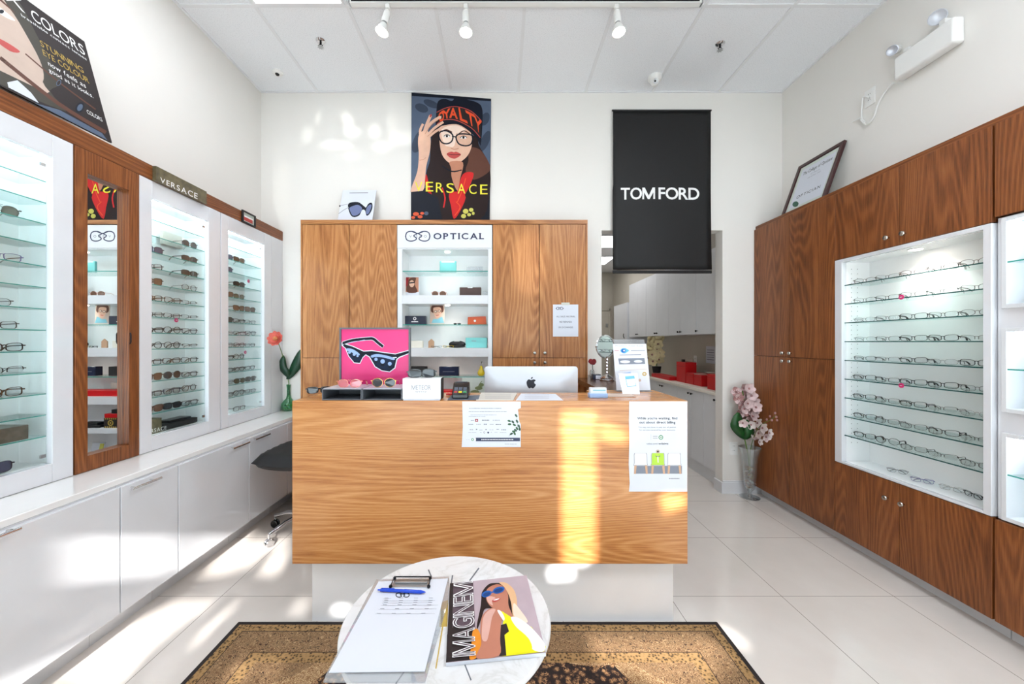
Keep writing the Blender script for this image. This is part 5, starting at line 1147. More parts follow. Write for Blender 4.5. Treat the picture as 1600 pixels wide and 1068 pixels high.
# brochure stand, flyer, card box
YR_ = 2.10
t = thing('brochure_stand', (at(988, 608, YR_).x, YR_, zt), 'white eye care leaflet in a clear acrylic stand on the desk', 'brochure stand')
q = [onplane(964, 609.5, (0, 0, zt), (0, 0, 1)), None, None, None]
Yb = 2.125; q = [at(963.5, 608, Yb), at(1016.5, 608, Yb), at(1009.5, 537, Yb+.07), at(957.5, 537, Yb+.07)]; q[0].z = q[1].z = zt+.006
MB('white_paper').prism(q, (0, .003, 0)).build('leaflet', t, smooth=False)
nn = (q[1]-q[0]).cross(q[3]-q[0]).normalized()
b = MB('acrylic'); q2 = [at(963, 610, Yb), at(1017.5, 610, Yb), at(1007, 530, Yb+.08), at(957.5, 530, Yb+.08)]; q2[0].z = q2[1].z = zt+.003; b.prism([v+Vector((0, .004, 0)) for v in q2], (0, .003, 0)); b.box(q2[0].x, q2[1].x, 2.10, 2.184, zt, zt+.003); b.build('acrylic_holder', t, smooth=False)
pr = Print(q[0], nn, 900, 500, .1311, .0006)
pr.tx('Protect Your Eyes', 470, 295, 800, 318, 'grey_ink'); pr.poly([(528, 362), (545, 338), (580, 332), (612, 345), (632, 362), (612, 378), (580, 395), (545, 385)], 'blue_light', 1, True); pr.ell(565, 363, 26, 22, 'glass_blue', 2); pr.ell(572, 362, 10, 9, 'white_ink', 3)
pr.line([(655, 362), (820, 360)], 8, 'grey_ink', 1, smooth=False); pr.line([(460, 362), (510, 362)], 4, 'lips', 1, smooth=False); pr.line([(520, 414), (775, 410)], 7, 'mid_ink', 1, smooth=False)
pr.poly([(502, 455), (815, 450), (825, 520), (515, 526)], 'grey_shadow_print', 1); pr.ell(585, 495, 60, 18, 'art_white', 2); pr.ell(740, 490, 50, 16, 'art_white', 2)
pr.line([(520, 600), (850, 580)], 5, 'face_pale', 1, smooth=False); pr.poly([(500, 640), (650, 615), (660, 655), (505, 672)], 'blue_pale', 1); pr.ell(815, 640, 26, 24, 'gold_ink', 1); pr.ell(815, 640, 14, 12, 'cream_paper', 2); pr.ell(760, 715, 16, 18, 'face_pale', 1); pr.build('print', t)
t = thing('flyer', (at(985, 612, 2.02).x, 2.02, zt), 'small white flyer with a blue tablet picture leaning on the leaflet stand', 'flyer')
q = [at(973, 616, 2.0), at(1000, 614.5, 2.0), at(996, 583, 2.06), at(966, 583, 2.06)]; q[0].z = q[1].z = zt+.0008; MB('white_satin').prism(q, (0, .002, 0)).build('sheet', t, smooth=False)
pr = Print(q[0], (q[1]-q[0]).cross(q[3]-q[0]).normalized(), 900, 500, .1311, .0006); pr.poly([(582, 668), (695, 660), (720, 785), (610, 795)], 'blue_light', 1); pr.poly([(598, 705), (700, 697), (712, 778), (616, 788)], 'white_ink', 2); pr.build('print', t)
t = thing('card_box', (at(934, 615, 1.9).x, 1.9, zt), 'small pale blue and white acrylic card box on the right of the desk', 'box')
B('base', 'blue_pale', t, (at(920.5, 0, 1.88).x, at(949, 0, 1.88).x, 1.87, 1.91, zt, zt+.022), bevel=.002); B('cards', 'white_paper', t, (at(922, 0, 1.88).x, at(947.5, 0, 1.88).x, 1.876, 1.905, zt+.0222, zt+.05), bevel=.001)
pr = Print((0, 1.876, 0), (0, -1, 0), 900, 500, .1311); pr.line([(205, 835), (350, 835)], 14, 'teal_shirt', 1, smooth=False); pr.line([(185, 800), (255, 798)], 4, 'grey_ink', 1, smooth=False); pr.build('print', t)
# posters taped to the desk front
t = thing('paper_poster', (at(768, 698, YP).x, YP-.002, dz(697.5)), 'landscape paper poster with green leaves and navy strip taped to desk front', 'paper poster')
pr0 = lambda x, y: at(710+x*.0936, 610+y*.0936, YP-.0012)
MB('white_paper').prism([pr0(*q) for q in ((130, 180), (1108, 180), (1108, 290), (1060, 310), (1085, 520), (1108, 560), (1108, 940), (122, 940), (140, 600))], (0, .0009, 0)).build('sheet', t, smooth=False)
pr = Print((0, YP-.0012, 0), (0, -1, 0), 710, 610, .0936, .0004)
for x_, y_, w_, h_, m in ((245, 295, 545, 14, 'grey_ink'), (240, 348, 640, 14, 'grey_ink'), (270, 405, 440, 8, 'grey_ink'), (240, 430, 280, 8, 'grey_ink'), (275, 495, 60, 8, 'mid_ink'), (460, 493, 130, 14, 'mid_ink'), (640, 493, 125, 12, 'grey_ink'), (235, 560, 90, 10, 'mid_ink'), (365, 560, 80, 12, 'grey_ink'), (490, 560, 55, 16, 'mid_ink'), (590, 560, 75, 10, 'grey_ink'), (690, 562, 95, 12, 'ink'), (255, 650, 70, 12, 'grey_ink'), (360, 645, 22, 16, 'mid_ink'), (415, 655, 65, 10, 'grey_ink'), (515, 648, 30, 18, 'grey_ink'), (585, 652, 70, 8, 'grey_ink'), (700, 645, 50, 12, 'grey_ink'), (785, 652, 80, 12, 'mid_ink'), (235, 698, 135, 7, 'grey_ink'), (430, 698, 30, 10, 'grey_ink'), (610, 695, 20, 12, 'grey_ink'), (670, 695, 55, 8, 'grey_ink'), (760, 700, 115, 8, 'grey_ink'), (840, 890, 200, 10, 'grey_ink'), (195, 818, 70, 4, 'grey_ink')):
    n_ = max(1, int(w_/26)); st = w_/n_
    for i in range(n_): pr.rect(x_+i*st, y_-h_/2, x_+i*st+st*rnd.uniform(.6, .95), y_+h_/2, m, 1)
pr.rect(345, 470, 395, 518, 'dark_red', 2); pr.rect(360, 488, 380, 500, 'white_ink', 3); pr.ell(498, 696, 15, 16, 'mid_ink', 2); pr.ell(498, 696, 9, 10, 'white_ink', 3); pr.ell(564, 698, 16, 16, 'navy', 2)
pr.rect(340, 784, 1096, 843, 'navy', 1); pr.ell(348, 813, 12, 32, 'white_ink', 2); pr.ell(303, 815, 22, 22, 'green_ink', 2); pr.ell(303, 815, 10, 10, 'white_ink', 3)
for i in range(20): pr.rect(450+i*27, 808, 450+i*27+19, 822, 'white_ink', 2)
for x_, y_, r_ in ((1030, 415, .9), (915, 505, .3), (975, 520, .8), (920, 560, 0), (1045, 510, 1.0), (1000, 570, .5), (1075, 590, 1.2), (1045, 630, .9), (1090, 640, 1.5), (990, 680, .2), (950, 720, -.5), (1005, 715, 1.1), (1020, 660, .6)): pr.ell(x_, y_, 30, 17, 'leaf_dark' if i % 2 else 'leaf', 2, r_); i += 1
pr.line([(905, 760), (990, 690), (1050, 600), (1040, 420)], 4, 'leaf', 1); pr.build('print', t)
t = thing('paper_poster', (at(1028, 768, YP).x, YP-.002, dz(768)), 'tall paper poster about direct billing with green chair taped to desk front', 'paper poster')
p0 = lambda x, y: at(960+x*.1498, 620+y*.1498, YP-.0012)
MB('white_paper').prism([p0(*q) for q in ((155, 45), (760, 45), (760, 985), (152, 985), (160, 900), (150, 700), (158, 420), (152, 250))], (0, .0009, 0)).build('sheet', t, smooth=False)
pr = Print((0, YP-.0012, 0), (0, -1, 0), 960, 620, .1498, .0004)
pr.tx("While you're waiting, find", 238, 207, 655, 240, 'ink', off=.012); pr.tx('out about direct billing', 260, 250, 635, 284, 'ink', off=.012)
pr.tx('You may not have to pay out of pocket', 248, 307, 642, 325, 'mid_ink'); pr.tx('for services covered by your insurance.', 258, 335, 636, 353, 'mid_ink')
pr.line([(380, 388), (380, 448)], 2, 'grey_ink', 1, smooth=False); pr.rect(402, 405, 450, 412, 'grey_ink', 1); pr.rect(402, 424, 450, 431, 'grey_ink', 1); pr.ell(485, 420, 24, 24, 'green_ink', 1); pr.ell(485, 420, 15, 15, 'white_ink', 2); pr.ell(485, 420, 8, 8, 'green_ink', 3)
pr.tx('telus.com/', 335, 476, 455, 494, 'mid_ink'); pr.tx('eclaims', 462, 474, 562, 494, 'ink', off=.015)
pr.rect(208, 716, 704, 798, 'grey_shadow_print', 1)
for cx_, m in ((275, 'white_satin'), (455, 'lime'), (625, 'white_satin')):
    pr.poly([(cx_-72, 600), (cx_-66, 582), (cx_+62, 582), (cx_+66, 600), (cx_+68, 690), (cx_+74, 712), (cx_-80, 712), (cx_-70, 690)], 'grey_ink', 2); pr.poly([(cx_-66, 604), (cx_-60, 584), (cx_+54, 584), (cx_+60, 604), (cx_+62, 690), (cx_+66, 708), (cx_-74, 708), (cx_-64, 690)], m, 3)
    for q in (-58, 52): pr.poly([(cx_+q-10, 712), (cx_+q+14, 712), (cx_+q+(20 if q > 0 else 6), 800), (cx_+q-(0 if q > 0 else 14), 800)], 'chair_leg', 4)
pr.ell(452, 567, 22, 20, 'face_pale', 4); pr.ell(452, 567, 10, 10, 'art_black', 5); pr.line([(430, 612), (452, 622), (474, 612)], 7, 'mid_ink', 5); pr.line([(452, 622), (455, 680)], 9, 'white_ink', 5, smooth=False)
for i in range(7): pr.rect(570+i*16, 845, 570+i*16+11, 853, 'mid_ink', 1)
pr.build('print', t)

# ================================================================== RETURN COUNTER THINGS
t = thing('table_mirror', (at(948, 594, 2.925).x, 2.925, 1.08), 'round chrome table mirror on a twisted stand beside the doorway', 'mirror')
x, y = at(948.5, 0, 2.925).x, 2.925
MB('chrome').lathe((x, y, 1.0803), [(.056, 0), (.058, .006), (.05, .012), (.054, .02), (.045, .026), (.034, .034), (.02, .042), (.008, .05)], 28).build('base', t)
b = MB('chrome'); pf = [(.008, 0)]
for i in range(1, 12): pf.append((.0055+.006*(i % 2), i*.0125))
b.lathe((x, y, 1.128), pf, 16); b.build('stem', t)
mc = Vector((x-.014, y, at(0, 541, y).z)); ax_ = Vector((.42, -.9, .0)).normalized()
b = MB('chrome').lathe(mc, [(.078, -.008), (.089, -.006), (.092, 0), (.089, .006), (.080, .007)], 36, axis=ax_, cap=False); b.lathe(mc, [(.078, -.008), (0, -.008)], 36, axis=ax_, cap=False); b.ball(mc+Vector((-.082, -.04, 0)), .008, 8); b.ball(mc+Vector((.082, .04, 0)), .008, 8); fr = b.build('mirror_rim', t)
MB('mirror').lathe(mc, [(.081, .004), (0, .004)], 36, axis=ax_, cap=False).build('mirror_glass', fr, smooth=False)
t = thing('red_rose', (at(925, 585, 3.05).x, 3.05, 1.081), 'dark red artificial rose in a small vase beside the back unit', 'flower')
rp = at(925.5, 565, 3.05); b = MB('petal_red'); 
for i in range(11):
    th = i*2.4; b.ball(rp+Vector((math.cos(th)*.016, math.sin(th)*.012, .008*math.sin(i*1.7))), .018, 8, sq=(1, .6, 1))
b.build('blossom', t); MB('vase_glass').lathe((rp.x-.002, 3.05, 1.0803), [(.014, 0), (.02, .02), (.02, .06), (.013, .075)], 16).build('vase', t); MB('leaf_dark').tube([(rp.x, 3.05, 1.085), (rp.x+.004, 3.05, 1.13), rp], .003, 6).build('stem', t)
t = thing('small_box', (at(936, 585, 2.98).x, 3.0, 1.08), 'dark blue and white box behind the table mirror', 'box'); b = MB('navy_frame'); x0_, x1_ = at(928, 0, 2.98).x, at(940, 0, 2.98).x
b.box(x0_, x1_, 3.0, 3.08, 1.0803, 1.12); b.build('body', t); B('label', 'white_paper', t, (x0_+.02, x1_, 2.998, 2.9998, 1.084, 1.112))

# ================================================================== CHAIR
cxp = -1.43; cyp = 2.74
t = thing('office_chair', (cxp, cyp, 0), 'black quilted office chair with chrome star base half hidden behind desk', 'chair')
b = MB('black_matte'); vs = []; nx_, ny_ = 14, 12
def seatpt(u, v, top):
    e = max(abs(u), abs(v)); x = u*.265; y = v*.25; k_ = (1-abs(u)**5)**.35 if abs(u) < 1 else 0; m_ = (1-abs(v)**5)**.35 if abs(v) < 1 else 0
    h = .065*k_*m_; ridge = .006*(math.cos(u*9+v*9)*math.cos(u*9-v*9)) if top else 0
    return (cxp+x*(1-.08*abs(v)**3), cyp+y*(1-.08*abs(u)**3), .545+(h+ridge*k_*m_ if top else -h*.7)+.02*(u*u))
for top in (True, False):
    vs = [seatpt(-1+2*i/nx_, -1+2*j/ny_, top) for j in range(ny_+1) for i in range(nx_+1)]
    fs = [(j*(nx_+1)+i, j*(nx_+1)+i+1, (j+1)*(nx_+1)+i+1, (j+1)*(nx_+1)+i) for j in range(ny_) for i in range(nx_)]
    b.add(vs, fs if top else [f[::-1] for f in fs])
b.build('seat', t); b = MB('black_matte'); b.obox((cxp, cyp+.25, .76), (.18, 0, 0), (0, .022, 0), (0, .01, .14)); b.build('backrest', t, bevel=.02, seg=4); MB('chrome').tube([(cxp, cyp+.1, .50), (cxp, cyp+.25, .50), (cxp, cyp+.27, .66)], .012, 10).build('back_bracket', t)
MB('chrome').lathe((cxp, cyp, .10), [(.03, 0), (.03, .08), (.022, .09), (.022, .24), (.014, .25), (.014, .40)], 20).build('gas_column', t); B('seat_plate', 'black_plastic', t, (cxp-.09, cxp+.09, cyp-.08, cyp+.08, .495, .512))
for k_ in range(5):
    th = math.radians(168+72*k_); d_ = Vector((math.cos(th), math.sin(th), 0)); e = Vector((cxp, cyp, 0))+d_*.255
    l_ = MB('chrome').tube([Vector((cxp, cyp, .135))+d_*.02, Vector((cxp, cyp, .12))+d_*.15, e+Vector((0, 0, .085))], [.02, .016, .012], 10).build('base_leg', t)
    n_ = Vector((-d_.y, d_.x, 0)); b = MB('black_plastic' if k_ != 1 else 'chrome')
    for s_ in (-1, 1): b.lathe(e+n_*(.012*s_)+Vector((0, 0, .028)), [(.0, -.007), (.024, -.007), (.028, -.003), (.028, .003), (.024, .007), (0, .007)], 18, axis=n_)
    b.tube([e+Vector((0, 0, .03)), e+Vector((0, 0, .09))], .007, 8); b.build('caster', l_)

# ================================================================== FLOWERS
def petal(mb, c, d, up, L, Wd, m, curl=.3):
    d = Vector(d).normalized(); up = Vector(up); side = d.cross(up).normalized(); up = side.cross(d).normalized(); vs = []; fs = []
    for i, t_ in enumerate((0, .3, .65, .9, 1.0)):
        w_ = Wd*(.25, .8, 1.0, .6, .12)[i]/2; cc = Vector(c)+d*L*t_+up*(curl*L*t_*t_)
        vs += [cc-side*w_+up*(.12*Wd), cc, cc+side*w_+up*(.12*Wd)]
    for i in range(4):
        for k_ in range(2): a_ = i*3+k_; fs.append((a_, a_+1, a_+4, a_+3))
    mb.add(vs, fs, m)
R_ = random.Random(11)
# green vase with peony on the left counter
vp = onplane(451, 641, (0, 0, ZK), (0, 0, 1)); vp = Vector((vp.x, vp.y, ZK+.0006)); vp.x = max(vp.x, -1.93)
s_ = vp.y/F
t = thing('glass_vase', vp, 'green bottle shaped glass vase with pebbles on left counter by the walnut unit', 'vase')
MB('glass_green').lathe(vp, [(.0, .003), (.045, .0), (.058, .012), (.062, .04), (.058, .065), (.04, .09), (.022, .11), (.015, .14), (.014, .20), (.019, .235), (.0175, .235), (.0125, .20), (.0125, .14)], 28, cap=False).build('glass', t)
b = MB('leaf')
for i in range(26): b.ball(vp+Vector((R_.uniform(-.03, .03), R_.uniform(-.03, .03), .014+R_.uniform(0, .035))), R_.uniform(.007, .012), 8, ['leaf', 'lime', 'stone_white'][i % 3])
b.build('pebbles', t)
t = thing('artificial_peony', vp+Vector((0, 0, .02)), 'coral artificial peony with dark leaves standing in the green vase', 'flower')
hd = at(433, 530, 3.15); b = MB('stem'); b.tube(catmull([tuple(vp+Vector((0, 0, .05))), tuple(vp+Vector((0, 0, .25))), tuple(at(443, 560, vp.y-.03)), tuple(hd)], 4, False), .0035, 6); b.build('stem', t)
b = MB('petal_coral'); ax_ = Vector((.05, -1, .25)).normalized(); s1 = ax_.cross(Vector((0, 0, 1))).normalized(); s2 = ax_.cross(s1)
for ring, (n_, tilt, L, Wd, m) in enumerate(((9, .25, .072, .05, 'petal_coral'), (8, .55, .060, .045, 'petal_coral'), (7, .95, .045, .036, 'petal_peach'), (6, 1.35, .032, .026, 'petal_peach'))):
    for i in range(n_):
        th = 2*PI*i/n_+ring*.4; d_ = (s1*math.cos(th)+s2*math.sin(th))*math.cos(tilt)+ax_*math.sin(tilt); petal(b, hd, d_, ax_, L, Wd, m, .25)
b.ball(hd+ax_*.018, .012, 8, 'gold_ink'); b.build('blossom', t)
def leafy(name, parent, pts_, wd, m='leaf_dark', th=.002):
    b = MB(m); pts_ = [Vector(p) for p in pts_]; N = len(pts_); vs = []; fs = []
    for i, p in enumerate(pts_):
        tt = i/(N-1); w_ = wd*math.sin(PI*min(1, tt*.92+.06))**.7; vs += [p-Vector((w_, 0, 0)), p+Vector((0, -.008, 0)), p+Vector((w_, 0, 0))]
    for i in range(N-1):
        for k_ in range(2): a_ = i*3+k_; fs.append((a_, a_+1, a_+4, a_+3))
    o = (b.add(vs, fs), b.build(name, parent))[1]; q = o.modifiers.new('s', 'SOLIDIFY'); q.thickness = th; return o
leafy('leaf', t, catmull([tuple(at(450, 592, vp.y)), tuple(at(461, 575, vp.y-.01)), tuple(at(466, 562, vp.y-.02)), tuple(at(470, 546, vp.y-.02))], 3, False), .052)
leafy('leaf', t, catmull([tuple(at(452, 590, vp.y)), tuple(at(446, 580, vp.y-.02)), tuple(at(441, 572, vp.y-.03)), tuple(at(443, 555, vp.y-.04))], 3, False), .045)
# tall floor vase with orchids
vb = Vector((at(1171.5, 0, 3.33).x, 3.33, .0))
t = thing('floor_vase', vb, 'tall clear footed glass vase with pebbles on the floor in back right corner', 'vase')
MB('vase_glass').lathe(vb, [(.0, .004), (.078, .0), (.08, .004), (.02, .012), (.012, .03), (.014, .05), (.035, .075), (.048, .12), (.052, .2), (.054, .28), (.062, .36), (.078, .42), (.088, .445), (.085, .445), (.058, .36), (.05, .28), (.048, .2), (.044, .12), (.03, .08)], 32, cap=False).build('glass', t)
b = MB('stone_brown')
for i in range(64):
    z_ = .085+R_.uniform(0, .19); r_ = .036; th = R_.uniform(0, 6.28); q = R_.uniform(.3, 1)*r_*min(1, (z_-.05)/.06); b.ball(vb+Vector((q*math.cos(th), q*math.sin(th), z_)), R_.uniform(.009, .014), 8, ['stone_brown', 'stone_white', 'petal_mauve', 'gold_ink'][i % 4], (1, 1, .75))
b.build('pebbles', t)
t = thing('artificial_orchid', vb+Vector((0, 0, .2)), 'tall pink and white artificial orchid stem in the floor vase', 'flower')
def fpt(px, py, dy=0): return at(px, py, min(3.33+dy, 2.24*F/(px-CX)) if px > 1172 else 3.33+dy)
stm = [tuple(vb+Vector((0, 0, .2))), tuple(vb+Vector((-.015, 0, .38))), tuple(fpt(1163, 680)), tuple(fpt(1166, 650)), tuple(fpt(1160, 610))]
b = MB('stem'); b.tube(catmull(stm, 4, False), .005, 8); b.tube(catmull([tuple(vb+Vector((.01, 0, .2))), tuple(vb+Vector((.005, 0, .42))), tuple(fpt(1185, 668)), tuple(fpt(1205, 655)), tuple(fpt(1213, 648))], 4, False), .0028, 6); b.build('stems', t)
def bloom(mb, c, r, m1, m2, face):
    face = Vector(face).normalized(); s1 = face.cross(Vector((0, 0, 1))).normalized(); s2 = face.cross(s1); r0_ = R_.uniform(0, 6)
    for i in range(5): th = r0_+2*PI*i/5; petal(mb, c, s1*math.cos(th)+s2*math.sin(th)+face*.25, face, r, r*.85, m1 if i % 2 else m2, .15)
    mb.ball(c+face*.006, r*.2, 6, 'petal_mauve')
for i, (x_, y_) in enumerate([(1150, 612), (1160, 606), (1170, 607), (1153, 622), (1164, 618), (1174, 618), (1158, 632), (1168, 630), (1178, 628), (1160, 643), (1171, 641), (1181, 636), (1165, 653), (1175, 650), (1162, 638), (1156, 615), (1172, 624), (1177, 645), (1168, 658)]):
    b = MB('petal_pink'); bloom(b, fpt(x_, y_, R_.uniform(-.05, .03)), .052, 'petal_pink', 'petal_mauve' if i % 3 == 0 else 'petal_pink', (R_.uniform(-.5, .4), -1, R_.uniform(-.2, .4))); b.build('blossom', t)
for x_, y_, r_ in [(1160, 660, .045), (1173, 663, .045), (1182, 660, .05), (1190, 668, .05), (1184, 676, .05), (1178, 680, .045), (1196, 682, .045), (1186, 690, .035), (1201, 676, .04), (1175, 674, .04)]:
    b = MB('petal_white'); bloom(b, fpt(x_, y_, R_.uniform(-.06, 0)), r_, 'petal_white', 'petal_pink' if R_.random() < .4 else 'petal_white', (R_.uniform(-.3, .5), -1, R_.uniform(-.2, .3))); b.build('blossom', t)
for x_, y_ in ((1203, 650), (1206, 656), (1211, 645), (1213, 651), (1214, 656), (1198, 655)): MB('petal_mauve').ball(fpt(x_, y_), .0085, 8, sq=(1, 1, 1.3)).build('bud', t)
leafy('leaf', t, catmull([tuple(fpt(1165, 686)), tuple(fpt(1158, 675, -.02)), tuple(fpt(1152, 662, -.03)), tuple(fpt(1153, 644, -.02))], 3, False), .068, 'leaf'); leafy('leaf', t, catmull([tuple(fpt(1166, 686)), tuple(fpt(1171, 678, -.03)), tuple(fpt(1170, 668, -.03)), tuple(fpt(1166, 655, -.02))], 3, False), .045, 'leaf')
p = onplane(1146, 700, (0, YB-.001, 0), (0, 1, 0))
def outlet(c, ux_, n_, label):
    c = Vector(c); ux_ = Vector(ux_); n_ = Vector(n_); t = thing('wall_outlet', c, label, 'outlet')
    MB('plastic_white').obox(c+n_*.003, ux_*.036, (0, 0, .058), n_*.003).build('plate', t, bevel=.001)
    b = MB('plastic_white')
    for s_ in (-1, 1): b.obox(c+n_*.0065+Vector((0, 0, s_*.02)), ux_*.017, (0, 0, .014), n_*.001)
    b.use('gap_dark')
    for s_ in (-1, 1):
        for q in (-1, 1): b.obox(c+n_*.0079+Vector((0, 0, s_*.02+.003))+ux_*(.006*q), ux_*.001, (0, 0, .004), n_*.0005)
    b.build('sockets', t); return t
outlet((p.x, YB-.0005, p.z), (1, 0, 0), (0, -1, 0), 'white electric outlet low on the back wall behind the floor vase')

# ================================================================== RIGHT WALL THINGS
XW = XR-.0005
o_ = onplane(1360, 152, (XW, 0, 0), (1, 0, 0)); outlet((XW, o_.y, o_.z), (0, 1, 0), (-1, 0, 0), 'white electric outlet high on the right wall below the emergency light')
e0, e1 = 2.07, 2.39; ez0, ez1 = 3.04, 3.185; ex = XW-.066
t = thing('emergency_light', (2.54, 2.23, ez0), 'white emergency light with two round heads high on the right wall', 'emergency light')
B('housing', 'plastic_white', t, (ex, XW, e0, e1, ez0, ez1), bevel=.014, seg=4)
def head(px, py, ax_, L, r1, r2, Xh=None):
    p = onplane(px, py, (ex+.01 if Xh is None else Xh, 0, 0), (1, 0, 0)); d_ = Vector(ax_).normalized()
    h = MB('plastic_white').lathe(p, [(0, -L), (r1, -L*.9), (r2, -.004), (r2, 0)], 24, axis=d_, cap=False).build('lamp_head', t)
    MB('silver_case').lathe(p, [(r2, 0), (r2*.9, .002), (r2*.82, -.001), (r2*.3, -.012), (0, -.014)], 24, axis=d_, cap=False).build('reflector', h)
    return p
head(1465, 27, (-.75, -.75, -.35), .05, .018, .040, XW-.05); head(1394, 79, (-.75, -.35, -.35), .085, .022, .030, XW-.075)
B('head_mount', 'plastic_white', t, (XW-.055, XW-.01, 2.12, 2.15, ez1-.002, ez1+.03)); B('head_mount', 'plastic_white', t, (XW-.055, XW-.01, 2.31, 2.34, ez1-.002, ez1+.02))
def rw(x_, y_): q = onplane(1300+x_*.206, y_*.206, (XW-.012, 0, 0), (1, 0, 0)); return tuple(q)
MB('plastic_white').tube(catmull([rw(465, 628), rw(395, 705), rw(345, 800), rw(315, 890), rw(265, 945), rw(240, 930), rw(215, 905), rw(250, 925), rw(225, 890), rw(228, 790), rw(240, 735), rw(285, 740)], 4, False), .0048, 8).build('power_cord', t)
MB('plastic_white').tube(catmull([rw(155, 925), rw(190, 905), rw(222, 888)], 3, False), .0045, 8).build('cord_tie', t)
# certificate
cA = [Vector((2.39, 0, 0)), Vector((2.562, 0, 0))]
f_ = 585/820
yA, yB2 = 4.48*f_, 3.88*f_
q = [Vector((2.40, yA, 2.4335)), Vector((2.40, yB2, 2.4335)), Vector((2.556, yB2, 2.872)), Vector((2.556, yA, 2.872))]
nn = (q[1]-q[0]).cross(q[3]-q[0]).normalized(); nn = nn if nn.x < 0 else -nn
t = thing('framed_certificate', (2.45, (yA+yB2)/2, 2.433), 'framed certificate with dark mahogany frame leaning above the tall right cabinet', 'certificate')
up_ = (q[3]-q[0]); uu = up_.normalized(); vv_ = Vector((0, -1, 0)); H_ = up_.length; W_ = yA-yB2
def fpn(a_, b_): return q[0]+vv_*a_+uu*b_
b = MB('mahogany'); w_ = .028
for a_, c_, d_, e_ in ((0, w_, 0, H_), (W_-w_, W_, 0, H_), (w_, W_-w_, 0, w_), (w_, W_-w_, H_-w_, H_)): b.obox(fpn((a_+c_)/2, (d_+e_)/2)+nn*.002, vv_*((c_-a_)/2), uu*((e_-d_)/2), nn*.011)
b.build('frame', t, bevel=.002); b = MB('mat_board'); b.obox(fpn(W_/2, H_/2)-nn*.002, vv_*(W_/2-w_), uu*(H_/2-w_), nn*.003); b.build('mat_board', t, smooth=False)
b = MB('white_paper'); b.obox(fpn(W_/2, H_/2)+nn*.0015, vv_*(W_/2-w_-.028), uu*(H_/2-w_-.03), nn*.0006); b.build('certificate', t, smooth=False)
pr = Print(q[0]+nn*.0022, nn, 1160, 160, .275, .0004)
def ct(s_, a0, a1, b0, b1, m, **k):
    def cp(a_, b_): w3 = fpn(a_, b_); return ((CX+w3.x*F/w3.y-1160)/.275, (CY-(w3.z-EYE)*F/w3.y-160)/.275)
    pr.text(s_, [cp(a0, b1), cp(a1, b1), cp(a1, b0), cp(a0, b0)], m, 1, **k)
ct('The College of Opticians', .075, W_-.075, H_-.125, H_-.085, 'ink', off=.008); ct('of Ontario', .17, W_-.17, H_-.15, H_-.135, 'grey_ink'); ct('certifies that', .15, W_-.15, H_-.175, H_-.16, 'grey_ink'); ct('OPTICIAN', .10, W_-.10, .135, .16, 'ink', off=.006, gap=.2)
cc = fpn(.115, .085); px_, py_ = (CX+cc.x*F/cc.y-1160)/.275, (CY-(cc.z-EYE)*F/cc.y-160)/.275; pr.ell(px_, py_, 18, 15, 'green_seal', 2, -.5); pr.build('print', t)

# ================================================================== BACK ROOM
xu = 2.3*1.0; YO = lambda px, X: X*F/(px-CX)
XU = 2.10; sc_ = XU/2.3
seam = [YO(px, XU) for px in (983, 996, 1009.5, 1026, 1044.5, 1063, 1087.5)]+[YT+.01]
zb_, zt_ = EYE+.0392*XU, EYE+.44*XU
DN = {0: 'farthest from the doorway', 1: 'third nearest', 2: 'second nearest the doorway', 3: 'nearest the doorway'}
groups = [(0, 2), (2, 4), (4, 6), (6, 7)]
for gi, (i0_, i1_) in enumerate(groups):
    y1_, y0_ = seam[i0_], seam[i1_]
    t = thing('wall_cupboard', (2.3, (y0_+y1_)/2, zb_), 'white upper cupboard in the back room, '+DN[gi], 'cupboard', 'white upper cupboards in the back room')
    B('body', 'white_satin', t, (XU+.02, 2.458, y0_+.001, y1_-.001, zb_, zt_))
    for j in range(i0_, i1_):
        a_, c_ = seam[j], seam[j+1]; d_ = B('door', 'white_satin', t, (XU, XU+.019, c_+.002, a_-.002, zb_, zt_), bevel=.001)
        ky = (c_+.03) if (j-i0_) == 0 and i1_-i0_ == 2 else (a_-.03); MB('dark_metal').lathe((XU, ky, zb_+.035), [(.004, 0), (.004, .012), (.011, .016), (.011, .024), (0, .026)], 12, axis=(-1, 0, 0)).build('knob', d_)
t = thing('tall_locker', (2.25, seam[0]+.3, 0), 'tall white cupboard beyond the upper cupboards in the back room', 'cupboard')
B('body', 'white_satin', t, (XU-.02, 2.458, seam[0]+.05, min(seam[0]+.75, YE-.06), 0, 1.38+.31*XU)); MB('dark_metal').tube([(XU-.04, seam[0]+.15, 1.52), (XU-.045, seam[0]+.15, 1.48), (XU-.03, seam[0]+.15, 1.44)], .006, 8).build('hook', t)
XK = 2.041; zc_ = .90
t = thing('back_counter', (2.25, 4.3, 0), 'grey topped white base counter in the back room', 'counter')
yk1 = YO(1012, XK); B('worktop', 'cream_box', t, (XK, 2.458, YT+.01, yk1, zc_-.03, zc_), bevel=.002); B('body', 'white_satin', t, (XK+.04, 2.458, YT+.01, yk1-.01, .0, zc_-.031)); 
sm_ = [yk1-.01]+[YO(px, XK+.02) for px in (1035, 1058, 1080, 1100)]+[YT+.012]
for j in range(len(sm_)-1):
    d_ = B('door', 'white_satin', t, (XK+.018, XK+.038, sm_[j+1]+.002, sm_[j]-.002, .13, zc_-.034), bevel=.001)
    MB('dark_metal').lathe((XK+.018, (sm_[j+1]+.03) if j % 2 == 0 else (sm_[j]-.03), zc_-.075), [(.004, 0), (.004, .012), (.011, .016), (.011, .024), (0, .026)], 12, axis=(-1, 0, 0)).build('knob', d_)
